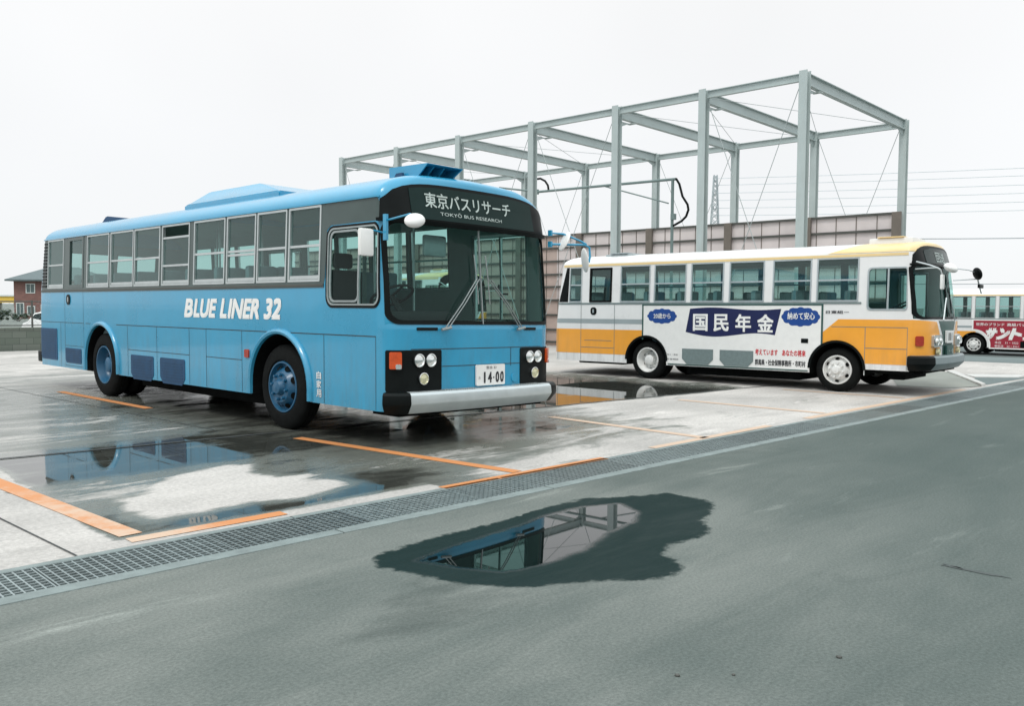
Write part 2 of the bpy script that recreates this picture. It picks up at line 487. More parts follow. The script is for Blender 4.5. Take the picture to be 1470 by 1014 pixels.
# ------------------------------------------------------------------ bus shell
class Bus:
    """outline parameter s runs along the right side (rear to front), across the front, back along the left side.
    Right side: s = -y ; y = 0 is the front, x = -hw the right side."""

    def __init__(b, L, W, zsk, zsill, zg, ztop, r, rr, bow, front, rear, tumble, lean=0.0, pitch=0.0, rq=2.7):
        b.L, b.hw, b.zsk, b.zsill, b.zg, b.ztop, b.r, b.rr = L, W / 2, zsk, zsill, zg, ztop, r, rr
        b.bow, b.front, b.rear, b.tumble, b.lean, b.pitch, b.rq = bow, front, rear, tumble, lean, pitch, rq
        b.a = math.pi * r / 2
        b.ar = math.pi * rr / 2
        b.c0 = -r + b.a
        b.c1 = b.c0 + 2 * (b.hw - r)
        b.d0 = b.c1 + b.a
        b.smin = -(L - rr) - b.ar - (b.hw - rr)
        b.smax = b.d0 + (L - r - rr) + b.ar + (b.hw - rr)
        cu = [-r + b.a * i / 8 for i in range(9)] + [b.c1 + b.a * i / 8 for i in range(9)]
        cu += [b.c0 + (b.c1 - b.c0) * i / 10 for i in range(1, 10)]
        cu += [-(L - rr) - b.ar * i / 6 for i in range(7)] + [b.d0 + (L - r - rr) + b.ar * i / 6 for i in range(7)]
        b.cu = sorted(cu)
        b.cv = sorted({z for z, _ in front} | {z for z, _ in rear} | {zsill, zg})

    def hwz(b, z):
        if z <= b.zsill: return b.hw
        if z <= b.zg: return b.hw - b.tumble * (z - b.zsill) / (b.zg - b.zsill)
        t = min(1.0, (z - b.zg) / (b.ztop - b.zg))
        return (b.hw - b.tumble) * max(0.0, 1 - t ** 2) ** (1 / b.rq)

    def base(b, s):
        hw, r, rr, L = b.hw, b.r, b.rr, b.L
        if s < -(L - rr):
            q = -(L - rr) - s
            if q < b.ar:
                t = q / rr
                return -hw + rr * (1 - math.cos(t)), L - rr + rr * math.sin(t)
            return -hw + rr + (q - b.ar), L
        if s < -r: return -hw, -s
        if s < b.c0:
            t = (s + r) / r
            return -hw + r * (1 - math.cos(t)), r - r * math.sin(t)
        if s <= b.c1: return -hw + r + (s - b.c0), 0.0
        if s < b.d0:
            t = (s - b.c1) / r
            return hw - r + r * math.sin(t), r - r * math.cos(t)
        q = s - b.d0
        if q < L - r - rr: return hw, r + q
        q -= L - r - rr
        if q < b.ar:
            t = q / rr
            return hw - rr * (1 - math.cos(t)), L - rr + rr * math.sin(t)
        return hw - rr - (q - b.ar), L

    def pos(b, s, z):
        x, y = b.base(s)
        k = b.hwz(z) / b.hw
        if y < b.r + 0.1:
            w = max(0.0, 1 - max(0.0, y) / (b.r + 0.1))
            y += w * (lerp_tab(b.front, z) + b.bow * (x / b.hw) ** 2)
        if y > b.L - b.rr - 0.3:
            w = (y - (b.L - b.rr - 0.3)) / (b.rr + 0.3)
            y -= w * lerp_tab(b.rear, z)
        return Vector((x * k, y, z))

    def at(b, s, z, off=0.0):
        p = b.pos(s, z)
        if off:
            h = 0.01
            ds = b.pos(s + h, z) - b.pos(s - h, z)
            z2 = min(z + h, b.ztop - 0.002)
            dz = b.pos(s, z2) - b.pos(s, z - h)
            n = ds.cross(dz)
            if n.length > 1e-9: p = p + n.normalized() * off
        return p

    def sx(b, x, z=None):
        """front lateral position -> s"""
        if z is not None: x = x * b.hw / max(0.05, b.hwz(z))
        i = b.hw - b.r
        if x < -i: return -b.r + b.r * math.acos(max(-1, min(1, 1 - (x + b.hw) / b.r)))
        if x > i: return b.c1 + b.r * math.asin(max(-1, min(1, (x - i) / b.r)))
        return b.c0 + (x + i)

    def sl(b, y):
        return b.d0 + (y - b.r)

    def tf(b, p):
        return Vector((p[0], p[1] - b.L / 2, p[2] - b.lean * p[0] - b.pitch * (p[1] - b.L / 2)))

    def put(b, name, bm, mat, parent, smooth=40):
        return obj(name, bm, mat, parent, smooth, b.tf)

    def wrap(b, bm, off=0.003, depth=0.0, front=False):
        """bend a flat (u,v) mesh onto the shell; u is s, or the lateral x when front"""
        if front:
            for v in bm.verts: v.co.x = b.sx(v.co.x, v.co.y)
        uv = {v: (v.co.x, v.co.y, v.co.z) for v in bm.verts}
        bed = [ed for ed in bm.edges if len(ed.link_faces) == 1]
        if depth:
            # keep the face direction of the rim
            r = bmesh.ops.extrude_edge_only(bm, edges=bed)
            nv = [g for g in r["geom"] if isinstance(g, bmesh.types.BMVert)]
            new = {v: (v.co.x, v.co.y) for v in nv}
        else:
            new = {}
        for v, (s, z, up) in uv.items(): v.co = b.at(s, z, off + up)
        for v, (s, z) in new.items(): v.co = b.at(s, z, off - depth)
        if depth: bmesh.ops.recalc_face_normals(bm, faces=bm.faces[:])
        return bm

    def patch(b, name, poly, mat, parent, off=0.003, depth=0.0, holes=(), front=False, smooth=40, cuts=True):
        cu = b.cu
        if front: cu = [b.base(s)[0] for s in b.cu if -b.r <= s <= b.d0]
        bm = region(poly, holes, cu if cuts else (), b.cv if cuts else ())
        b.wrap(bm, off, depth, front)
        return b.put(name, bm, mat, parent, smooth)

    def ring(b, outer, inner, off, depth, front=False):
        cu = b.cu if not front else [b.base(s)[0] for s in b.cu if -b.r <= s <= b.d0]
        return b.wrap(region(outer, [inner], cu, b.cv), off, depth, front)

    def text(b, name, body, u0, v0, u1, v1, mat, parent, bold=0.0, off=0.005, slant=0.0, front=False):
        bm = bmesh.new()
        text_bm(bm, body, u0, v0, u1, v1, bold, slant)
        b.wrap(bm, off, 0.0, front)
        return b.put(name, bm, mat, parent, None)

    def skins(b, root, mat, holes, lining=True, body_name="body", roof_mat=None):
        outer = [(b.smin, b.zsk), (b.smax, b.zsk), (b.smax, b.zg), (b.smin, b.zg)]
        bm = region(outer, holes, b.cu, b.cv)
        b.wrap(bm, 0.0)
        body = b.put(body_name, bm, mat, root, 35)
        # roof lofted from the gutter up
        bm = bmesh.new()
        ss = sorted(set([b.smin, b.smax] + b.cu + [-(b.L * i / 24) for i in range(1, 24) if b.r < b.L * i / 24 < b.L - b.rr] + [b.sl(b.L * i / 24) for i in range(1, 24) if b.r < b.L * i / 24 < b.L - b.rr]))
        rows = []
        for t in (0, .12, .25, .38, .5, .62, .73, .82, .89, .94, .975, 0.992, 1.0):
            z = b.zg + (b.ztop - b.zg) * t
            pull = 0.10 * max(0, (t - 0.8) / 0.2) ** 2
            row = []
            for s in ss:
                p = b.pos(s, z)
                y = p.y
                wf = max(0.0, 1 - max(0.0, b.base(s)[1]) / 0.6)
                wr = max(0.0, 1 - (b.L - b.base(s)[1]) / 0.6)
                p.y += wf * pull - wr * (0.25 * t * t)
                row.append(bm.verts.new(p))
            rows.append(row)
        for r0, r1 in zip(rows, rows[1:]):
            for i in range(len(ss) - 1):
                bm.faces.new((r0[i], r0[i + 1], r1[i + 1], r1[i]))
        bmesh.ops.remove_doubles(bm, verts=bm.verts[:], dist=1e-5)
        b.put("roof", bm, roof_mat or mat, root, 50)
        if lining:
            bm = region(outer, holes, b.cu, b.cv)
            b.wrap(bm, -0.035)
            bmesh.ops.reverse_faces(bm, faces=bm.faces[:])
            # ceiling
            n = 20
            for i in range(n):
                x0, x1 = -1 + 2 * i / n, -1 + 2 * (i + 1) / n
                zz = lambda q: b.zg - 0.02 + (b.ztop - b.zg) * .8 * math.sqrt(max(0, 1 - abs(q) ** b.rq))
                w = b.hw - b.tumble - 0.05
                vs = [bm.verts.new(p) for p in ((x0 * w, .55, zz(x0)), (x1 * w, .55, zz(x1)), (x1 * w, b.L - .6, zz(x1)), (x0 * w, b.L - .6, zz(x0)))]
                bm.faces.new(vs[::-1])
            b.put("interior_lining", bm, M_INT, root, 40)
        return body

    def window(b, root, s0, s1, z0, z1, rails=(), frame=0.026, mat=None, glass=None, radius=0.012, vbars=(), name="window", pane=True, open_top=None):
        mat = mat or M_ALU
        bm = b.ring(rrect(s0, z0, s1, z1, radius), rrect(s0 + frame, z0 + frame, s1 - frame, z1 - frame, max(0.0, radius - frame * .5)), 0.010, 0.04)
        for rz in rails:
            h = 0.014
            t = b.wrap(region([(s0 + frame, rz - h), (s1 - frame, rz - h), (s1 - frame, rz + h), (s0 + frame, rz + h)], (), b.cu, b.cv), 0.004, 0.02)
            me = bpy.data.meshes.new("rail"); t.to_mesh(me); t.free(); bm.from_mesh(me); bpy.data.meshes.remove(me)
        for sv in vbars:
            h = 0.014
            t = b.wrap(region([(sv - h, z0 + frame), (sv + h, z0 + frame), (sv + h, z1 - frame), (sv - h, z1 - frame)], (), b.cu, b.cv), 0.004, 0.02)
            me = bpy.data.meshes.new("rail"); t.to_mesh(me); t.free(); bm.from_mesh(me); bpy.data.meshes.remove(me)
        w = b.put(name, bm, mat, root, 30)
        if pane:
            zt = open_top if open_top else z1 - frame * .6
            b.patch("pane", rrect(s0 + frame * .6, z0 + frame * .6, s1 - frame * .6, zt, 0.01), glass or M_GLASS, w, off=-0.012)
        return w

    def floor_and_chassis(b, root, zf, wheels, wr):
        bm = bmesh.new()
        ys_ = [.15] + [q for wy in sorted(wheels) for q in (wy - wr - .14, wy + wr + .14)] + [b.L - .2]
        for i in range(len(ys_) - 1):
            ins = .05 if i % 2 == 0 else .62
            bx(bm, -b.hw + ins, b.hw - ins, ys_[i], ys_[i + 1] - .001, zf - .05, zf)
        b.put("floor", bm, M_FLOORI, root, None)
        bm = bmesh.new()
        last = 0.25
        for wy in sorted(wheels):
            bx(bm, -b.hw + .08, b.hw - .08, last, wy - wr - .12, b.zsk + .04, zf - .055)
            bx(bm, -b.hw + .62, b.hw - .62, wy - wr - .119, wy + wr + .119, b.zsk + .06, zf - .056)
            last = wy + wr + .12
        bx(bm, -b.hw + .08, b.hw - .08, last, b.L - .15, b.zsk + .04, zf - .055)
        for wy in sorted(wheels):      # axle beam
            bx(bm, -b.hw + .35, b.hw - .35, wy - .07, wy + .07, wr - .08, wr + .08, bevel=0.02)
        bx(bm, -b.hw + .30, b.hw - .30, min(wheels) + .75, max(wheels) - .75, b.zsk - .17, b.zsk + .035, bevel=0.03)  # low boxes added to block light and reflections under the floor
        bx(bm, -b.hw + .30, b.hw - .30, max(wheels) + .75, b.L - .5, b.zsk - .06, b.zsk + .035, bevel=0.02)
        bx(bm, -b.hw + .45, b.hw - .45, .5, min(wheels) - .72, b.zsk - .08, b.zsk + .035, bevel=0.02)
        b.put("chassis_light_block", bm, M_UNDER, root, None)


def wheel_pair(bus, root, wy, rad, rimr, rim_mat, dual, x_in, tw=0.24, holes=8):
    """one wheel on each side: tyre, rim, hub, nuts"""
    for side in (-1, 1):
        w = empty("wheel", (side * (bus.hw - x_in), wy - bus.L / 2, rad), 0, parent=root)
        if side > 0: w.rotation_euler = (0, 0, math.pi)
        # local: -X is outward
        bm = bmesh.new()
        prof = [(0.02, rimr), (-0.01, rimr + 0.03), (-0.012, rimr + (rad - rimr) * .35), (0.002, rad - 0.05), (0.025, rad - 0.012), (0.05, rad), (0.09, rad + .001), (0.093, rad - .012), (0.103, rad - .012), (0.106, rad + .001),
                (0.134, rad + .001), (0.137, rad - .012), (0.147, rad - .012), (0.15, rad + .001), (tw - 0.05, rad), (tw - 0.02, rad - 0.02), (tw, rad - 0.1), (tw - .02, rimr)]
        lathe(bm, prof, 'X', 48)
        if dual:
            lathe(bm, [(a + tw + .06, r) for a, r in prof], 'X', 48)
        bmesh.ops.recalc_face_normals(bm, faces=bm.faces[:])
        obj("tyre", bm, M_TYRE, w, 40)
        bm = bmesh.new()
        if dual:
            pr = [(0.012, rimr + .012), (-0.004, rimr + .004), (-0.004, rimr - .012), (0.02, rimr - .022), (0.10, rimr - .04), (0.15, rimr - .06), (0.165, rimr * .72), (0.165, rimr * .45), (0.12, rimr * .44), (0.06, rimr * .40), (0.045, rimr * .3), (0.045, 0.001)]
        else:
            pr = [(0.012, rimr + .012), (-0.004, rimr + .004), (-0.004, rimr - .012), (0.03, rimr - .022), (0.055, rimr - .04), (0.05, rimr - .06), (-0.01, rimr * .66), (-0.03, rimr * .60), (-0.03, rimr * .34), (-0.045, rimr * .32), (-0.085, rimr * .24), (-0.095, 0.001)]
        lathe(bm, pr, 'X', 48)
        bmesh.ops.recalc_face_normals(bm, faces=bm.faces[:])
        nx, nr = (0.155, rimr * .58) if dual else (-0.035, rimr * .50)
        for k in range(8):
            t = 2 * math.pi * k / 8 + .2
            lathe(bm, [(nx, .019), (nx - .03, .017), (nx - .034, .001)], 'X', 8, (0, nr * math.cos(t), nr * math.sin(t)))
        rim = obj("rim", bm, rim_mat, w, 35)
        # hand holes: dark ovals recessed in the disc
        bm = bmesh.new()
        for k in range(holes):
            t = 2 * math.pi * (k + .5) / holes
            rc = rimr * (.80 if not dual else .80)
            hx = (0.0178 if not dual else .1445)
            a, c = Vector((0, -math.sin(t), math.cos(t))), Vector((0, math.cos(t), math.sin(t)))
            slope = Vector((-0.055 if not dual else .02, 0, 0)) / (rimr * .22)
            ctr = Vector((hx, 0, 0)) + c * rc
            vs = []
            for q in range(12):
                z = 2 * math.pi * q / 12
                du, dv = .045 * math.cos(z) * rimr / .3, .028 * math.sin(z) * rimr / .3
                vs.append(bm.verts.new(ctr + a * du + c * dv - slope * dv * 1.0 + Vector((-0.004, 0, 0))))
            bm.faces.new(vs)
        obj("hand_hole", bm, M_UNDER, rim, None)


def arch_poly(sy, zc, ra, n=20, z0=-0.2, flat=0.0):
    """wheel opening in (s,z): half disc running down past the skirt"""
    p = [(sy - ra, z0), (sy + ra, z0)]
    for i in range(n + 1):
        t = math.pi * i / n
        p.append((sy + ra * math.cos(t), zc + ra * math.sin(t) * (1 - flat)))
    return p


def seat_mesh(w=0.88):
    bm = bmesh.new()
    bx(bm, 0, w, 0, .42, .34, .46, bevel=.03)
    vs = bx(bm, 0.01, w / 2 - .01, .38, .48, .42, 1.02, bevel=.04)
    bx(bm, w / 2 + .01, w - .01, .38, .48, .42, 1.02, bevel=.04)
    bx(bm, .1, .16, .1, .3, 0, .34)
    bx(bm, w - .16, w - .1, .1, .3, 0, .34)
    return bm


def seats(bus, root, ys, zf, gap=0.0, w=.86):
    first = None
    for y in ys:
        for x in (-bus.hw + .08, bus.hw - .08 - w):
            if first is None:
                o = obj("seat", seat_mesh(w), M_SEAT, root, 40)
                first = o
            else:
                o = first.copy(); col.objects.link(o); o.parent = root
            o.location = (x, y - bus.L / 2, zf - bus.lean * (x + w / 2))


def pole(bus, root, x, y, z0, z1, mat=M_ALU):
    bm = bmesh.new()
    tube(bm, [(x, y, z0), (x, y, z1)], .016, 8)
    bus.put("grab_pole", bm, mat, root, 40)


# ------------------------------------------------------------------ the blue bus
def build_blue_bus():
    root = empty("blue_bus", label="large sky blue bus with a black front visor reading in white Japanese characters", cat="bus")
    B = Bus(10.13, 2.54, .36, 1.675, 2.555, 2.862, .26, .22, .07,
            front=[(0, 0), (1.22, 0), (1.27, .012), (2.28, .09), (2.34, .07), (2.55, .12), (2.845, .17)], rear=[(0, 0), (1.2, 0.0), (1.675, .06), (2.555, .28)],
            tumble=.035, lean=.014, rq=3.3)
    bth = -0.0162
    cx, cy = 5.572, 6.709
    lx, ly = B.hw, B.L / 2
    root.location = (cx + lx * math.cos(bth) - ly * math.sin(bth), cy + lx * math.sin(bth) + ly * math.cos(bth), 0)
    root.rotation_euler = (0, 0, bth)
    WF, WRY, RAD = 2.10, 7.27, .50
    # openings
    right = [(9.58, 8.84), (7.83, 6.95), (6.90, 6.07), (6.04, 5.19), (5.13, 4.31), (4.19, 3.36), (3.32, 2.62), (2.59, 1.94), (1.90, 1.26)]
    wz0, wz1 = 1.705, 2.545
    door = (8.62, 7.97)
    drv = (1.125, 0.19, 1.445, 2.275)
    holes = []
    for y1, y0 in right: holes.append([(-y1, wz0), (-y0, wz0), (-y0, wz1), (-y1, wz1)])
    holes.append([(-door[0], wz0), (-door[1], wz0), (-door[1], wz1), (-door[0], wz1)])
    holes.append(rrect(-drv[0], drv[2], -drv[1], drv[3], .10))
    leftw = [(1.9 + .87 * i, 1.9 + .87 * i + .80) for i in range(4)] + [(6.7 + .87 * i, 6.7 + .87 * i + .80) for i in range(3)]
    for y0, y1 in leftw: holes.append([(B.sl(y0), wz0), (B.sl(y1), wz0), (B.sl(y1), wz1), (B.sl(y0), wz1)])
    doorL = [(.45, 1.45), (5.45, 6.5)]
    for y0, y1 in doorL: holes.append([(B.sl(y0), .75), (B.sl(y1), .75), (B.sl(y1), 2.4), (B.sl(y0), 2.4)])
    wsz0, wsz1 = 1.262, 2.315
    wsx = B.hw - .045
    holes.append([(B.sx(-wsx), wsz0), (B.sx(wsx), wsz0), (B.sx(wsx), wsz1), (B.sx(-wsx), wsz1)])
    for wy in (WF, WRY):
        holes.append(arch_poly(-wy, .50, .625))
        holes.append(arch_poly(B.sl(wy), .50, .625))
    holes.append([(-.10, -.2), (B.sl(.10), -.2), (B.sl(.10), .56), (-.10, .56)])
    rw = .85
    srear = B.smin
    holes.append([(B.smin + .05, 1.75), (B.smin + rw, 1.75), (B.smin + rw, 2.4), (B.smin + .05, 2.4)])
    holes.append([(B.smax - rw, 1.75), (B.smax - .05, 1.75), (B.smax - .05, 2.4), (B.smax - rw, 2.4)])
    B.skins(root, M_BLUE, holes)
    B.floor_and_chassis(root, .92, (WF, WRY), RAD)
    # dark window band with its openings
    band_holes = [[(-y1 + .002, wz0 + .002), (-y0 - .002, wz0 + .002), (-y0 - .002, wz1 - .002), (-y1 + .002, wz1 - .002)] for y1, y0 in right]
    band_holes.append([(-door[0], wz0 + .002), (-door[1], wz0 + .002), (-door[1], wz1 - .002), (-door[0], wz1 - .002)])
    poly = [(-9.90, 1.672), (-1.19, 1.672), (-1.17, 1.75), (-1.15, 2.26), (-1.08, 2.31), (-.20, 2.315), (-.165, 2.34), (-.165, 2.50), (-.22, 2.548), (-9.90, 2.548)]
    B.patch("window_band", poly, M_BAND, root, off=.004, depth=.006, holes=band_holes)
    # gutter and sill mouldings
    bm = B.wrap(region([(-10.0, 2.549), (-.17, 2.549), (-.17, 2.568), (-10.0, 2.568)], (), B.cu), .022, .02)
    B.put("rain_gutter", bm, M_BLUE, root, 30)
    bm = B.wrap(region([(-9.92, 1.656), (-1.19, 1.656), (-1.19, 1.676), (-9.92, 1.676)], (), B.cu), .014, .014)
    B.put("sill_rail", bm, M_RAIL, root, 30)
    bm = B.wrap(region([(-9.92, 1.640), (-1.19, 1.640), (-1.19, 1.654), (-9.92, 1.654)], (), B.cu), .008, .008)
    B.put("sill_rail", bm, M_BAND, root, 30)
    # louvre panel in front of the rear corner
    bm = bmesh.new()
    for i in range(14):
        z = 1.73 + i * .057
        t = B.wrap(region([(-9.87, z), (-9.63, z), (-9.63, z + .032), (-9.87, z + .032)], (), B.cu, B.cv), .016, .012)
        me = bpy.data.meshes.new("x"); t.to_mesh(me); t.free(); bm.from_mesh(me); bpy.data.meshes.remove(me)
    B.put("louvre", bm, M_BLACK, root, None)
    # side windows
    for i, (y1, y0) in enumerate(right):
        if i == 4:
            w = B.window(root, -y1, -y0, wz0, wz1, rails=(2.365, 1.98), open_top=2.37)
        elif i == 6:
            w = B.window(root, -y1, -y0, wz0, wz1, rails=(2.105, 2.06))
        else:
            w = B.window(root, -y1, -y0, wz0, wz1, rails=(2.105,))
        bm = B.wrap(region([(-y1 + .03, 1.735), (-y0 - .03, 1.735), (-y0 - .03, 1.775), (-y1 + .03, 1.775)]), .003, .012)
        B.put("sash_rail", bm, M_ALU, w, 30)
    # rear door of the driver's side
    d = B.window(root, -door[0], -door[1], wz0, wz1, frame=.055, mat=M_BAND, name="emergency_door_window")
    bm = bmesh.new()
    for (a, b_, c, e_) in ((-8.80, .40, -8.794, 1.66), (-7.99, .40, -7.984, 1.66), (-8.80, .40, -7.984, .406)):
        t = B.wrap(region([(a, b_), (c, b_), (c, e_), (a, e_)]), .003)
        me = bpy.data.meshes.new("x"); t.to_mesh(me); t.free(); bm.from_mesh(me); bpy.data.meshes.remove(me)
    B.put("door_seam", bm, M_SEAL, root, None)
    h = B.patch("door_handle", rrect(-8.70, 1.43, -8.54, 1.60, .07), M_BLACK, root, off=.012, depth=.012)
    B.patch("grip", rrect(-8.64, 1.47, -8.60, 1.56, .02), M_ALU, h, off=.016, depth=.004)
    # driver's window
    dw = B.window(root, -drv[0], -drv[1], drv[2], drv[3], frame=.018, radius=.10, vbars=(-.57,), name="driver_window", mat=M_ALUD, glass=M_GLASSF)
    bm = B.ring(rrect(-1.085, 1.478, -.56, 2.245, .08), rrect(-1.062, 1.50, -.583, 2.222, .065), .006, .012)
    B.put("sash", bm, M_ALUD, dw, 30)
    bm = B.ring(rrect(-1.155, 1.418, -.165, 2.30, .12), rrect(-1.118, 1.452, -.196, 2.268, .095), .006, .008)
    B.put("seal", bm, M_BLACK, dw, 30)
    for y0, y1 in leftw:
        B.window(root, B.sl(y0), B.sl(y1), wz0, wz1, rails=(2.105,), glass=M_GLASSF)
    for y0, y1 in doorL:
        B.window(root, B.sl(y0), B.sl(y1), .75, 2.4, rails=(1.3,), vbars=((B.sl(y0) + B.sl(y1)) / 2,), frame=.05, name="passenger_door", glass=M_GLASSF)
    B.window(root, B.smin + .05, B.smin + rw, 1.75, 2.4, mat=M_BLACK, name="rear_window")
    B.window(root, B.smax - rw, B.smax - .05, 1.75, 2.4, mat=M_BLACK, name="rear_window")
    # panel seams on the side
    bm = bmesh.new()
    def seam(u0, v0, u1, v1, t=.005):
        if abs(u1 - u0) > abs(v1 - v0): q = [(u0, v0 - t), (u1, v1 - t), (u1, v1 + t), (u0, v0 + t)]
        else: q = [(u0 - t, v0), (u0 + t, v0), (u1 + t, v1), (u1 - t, v1)]
        t_ = B.wrap(region(q, (), B.cu, B.cv), .0025)
        me = bpy.data.meshes.new("x"); t_.to_mesh(me); t_.free(); bm.from_mesh(me); bpy.data.meshes.remove(me)
    seam(-9.98, 1.128, -7.98, 1.128, .004); seam(-6.70, 1.128, -.255, 1.128)
    seam(-7.9, 1.128, -7.7, 1.128, .004)
    for y in (6.29, 5.31, 4.33, 3.86, 2.95, 1.195, .258): seam(-y, .37, -y, 1.128, .0035)
    seam(-6.29, .765, -4.33, .765, .004); seam(-3.86, .765, -2.95, .765, .004)
    seam(-9.0, .37, -9.0, 1.128, .003)
    seam(-8.80, .74, -8.02, .74, .003)
    # front seams (in s)
    for x0, z0, x1, z1 in ((-1.0, 1.0, 1.0, 1.0), (-.6, .815, .62, .815), (.45, .79, .45, 1.0)):
        seam(B.sx(x0), z0, B.sx(x1), z1, .004)
    B.put("panel_seam", bm, M_SEAL, root, None)
    # grilles
    for y1, y0, z0, z1, ch in ((10.0, 9.17, .47, 1.015, .10), (8.80, 8.10, .45, .70, .05), (6.18, 5.42, .335, .695, .09), (5.21, 4.46, .335, .695, .09)):
        ps = [(-y1 + ch, z0), (-y0 - .02, z0), (-y0, z0 + .02), (-y0, z1 - .02), (-y0 - .02, z1), (-y1 + .02, z1), (-y1, z1 - .02), (-y1, z0 + ch)]
        if y1 < 7: ps = [(-y1 + ch, z0), (-y0 - ch, z0), (-y0, z0 + ch), (-y0, z1 - .02), (-y0 - .02, z1), (-y1 + .02, z1), (-y1, z1 - .02), (-y1, z0 + ch)]
        g = B.patch("side_grille", ps, M_BLUE_D, root, off=.006, depth=.006)
        sm = bmesh.new()
        zc = z0 + .05
        while zc < z1 - .03:
            t = B.wrap(region([(-y1 + ch * .8, zc), (-y0 - ch * .8, zc), (-y0 - ch * .8, zc + .012), (-y1 + ch * .8, zc + .012)]), .011, .006)
            me = bpy.data.meshes.new("x"); t.to_mesh(me); t.free(); sm.from_mesh(me); bpy.data.meshes.remove(me)
            zc += .04
        B.put("grille_slat", sm, M_BLUE_D, g, None)
    # wheel arches: flared rim and inner well
    for wy in (WF, WRY):
        for sgn in (-1, 1):
            sc = -wy if sgn < 0 else B.sl(wy)
            n = 24
            bm = bmesh.new()
            prof = [(.605, .0), (.612, .035), (.64, .045), (.672, .022), (.675, -.005)]
            rings = []
            for i in range(n + 1):
                t = math.pi * i / n
                ring = []
                for ra, off in prof:
                    z = .50 + ra * math.sin(t)
                    ring.append(bm.verts.new(B.at(sc + ra * math.cos(t), z, off)))
                rings.append(ring)
            # straight legs down to the skirt
            for end, sg in ((0, 1), (n, -1)):
                ring = []
                for ra, off in prof:
                    ring.append(bm.verts.new(B.at(sc + sg * ra, .37, off)))
                if end == 0: rings.insert(0, ring)
                else: rings.append(ring)
            for a, b_ in zip(rings, rings[1:]):
                for i in range(len(prof) - 1):
                    bm.faces.new((a[i], a[i + 1], b_[i + 1], b_[i]))
            bmesh.ops.recalc_face_normals(bm, faces=bm.faces[:])
            B.put("wheel_arch", bm, M_BLUE, root, 50)
            bm = bmesh.new()
            x0, x1 = sgn * (B.hw - .002), sgn * (B.hw - .60)
            pr = [(wy + .61 * math.cos(math.pi * i / n), .50 + .61 * math.sin(math.pi * i / n)) for i in range(n + 1)]
            pr = [(wy + .61, .36)] + pr + [(wy - .61, .36)]
            va = [bm.verts.new((x0, y, z)) for y, z in pr]
            vb = [bm.verts.new((x1, y, z)) for y, z in pr]
            for i in range(len(pr) - 1): bm.faces.new((va[i], vb[i], vb[i + 1], va[i + 1]))
            bm.faces.new(vb)
            B.put("wheel_well", bm, M_UNDER, root, 40)
    wheel_pair(B, root, WF + .02, RAD, .295, M_RIMB, False, .05)
    wheel_pair(B, root, WRY + .02, RAD, .295, M_RIMB, True, .04)
    # lettering on the side
    bm = bmesh.new()
    z0, z1 = 1.272, 1.525
    zs = z1 - .004
    sl = .32
    for body, u0, u1, top in (("B", -4.42, -4.19, z1), ("LUE", -4.16, -3.58, zs), ("L", -3.45, -3.28, z1), ("INER", -3.25, -2.50, zs), ("32", -2.40, -2.04, z1)):
        text_bm(bm, body, u0, z0, u1, top, .055, sl)
    B.wrap(bm, .004)
    B.put("side_lettering", bm, M_LETTER, root, None)
    for ch, z in (("自", .63), ("家", .53), ("用", .43)):
        B.text("vertical_lettering", ch, -1.335, z, -1.245, z + .085, M_LETTER, root, .02)
    mk = B.patch("side_marker", rrect(-2.87, .80, -2.77, .90, .015), M_REDLENS, root, off=.018, depth=.018)
    # ------------------------------------------------ front
    zt = 2.862
    pr = []
    N = 22
    top = []
    for i in range(N + 1):
        x = -1.22 + 2.44 * i / N
        q = abs(x) / 1.235
        top.append((x, 2.49 + (2.738 - 2.49) * max(0, 1 - q ** 4.6) ** .6))
    lo = [(-1.235, 2.325), (1.235, 2.325)]
    vis = B.patch("destination_visor", lo + top[::-1], M_BLACK, root, off=.012, depth=.014, front=True)
    # visor lip
    B.patch("visor_lip", [(-1.24, 2.305), (1.24, 2.305), (1.24, 2.338), (-1.24, 2.338)], M_BLACK, root, off=.04, depth=.045, front=True)
    stop = [p for p in top if -.93 <= p[0] <= .93]
    sg = B.patch("sign_glass", [(-.93, 2.352), (.93, 2.352)] + [(.93, 2.665)] + [(p[0], p[1] - .035) for p in stop[::-1]] + [(-.93, 2.665)], M_SIGN, vis, off=.017, depth=.004, front=True)
    B.text("sign_lettering", "東京バスリサーチ", -.745, 2.478, .535, 2.642, M_SIGNTXT, vis, .012, off=.022, front=True)
    B.text("sign_lettering", "TOKYŌ BUS RESEARCH", -.56, 2.405, .36, 2.452, M_SIGNTXT, vis, 0.0, off=.022, front=True)
    # windscreen
    outer = [(-wsx - .012, wsz0 - .012), (wsx + .012, wsz0 - .012), (wsx + .012, wsz1 + .012), (-wsx - .012, wsz1 + .012)]
    ws = B.patch("windscreen", rrect(-wsx, wsz0, wsx, wsz1, .10), M_GLASSF, root, off=-.008, front=True)
    ir = rrect(-wsx + .035, wsz0 + .035, wsx - .035, wsz1 - .02, .11)
    bm = B.ring(rrect(-wsx - .006, wsz0 - .006, wsx + .006, wsz1 + .006, .115), ir, .010, .03, True)
    B.put("seal", bm, M_BLACK, ws, 30)
    # painted corners that round the opening
    bm = bmesh.new()
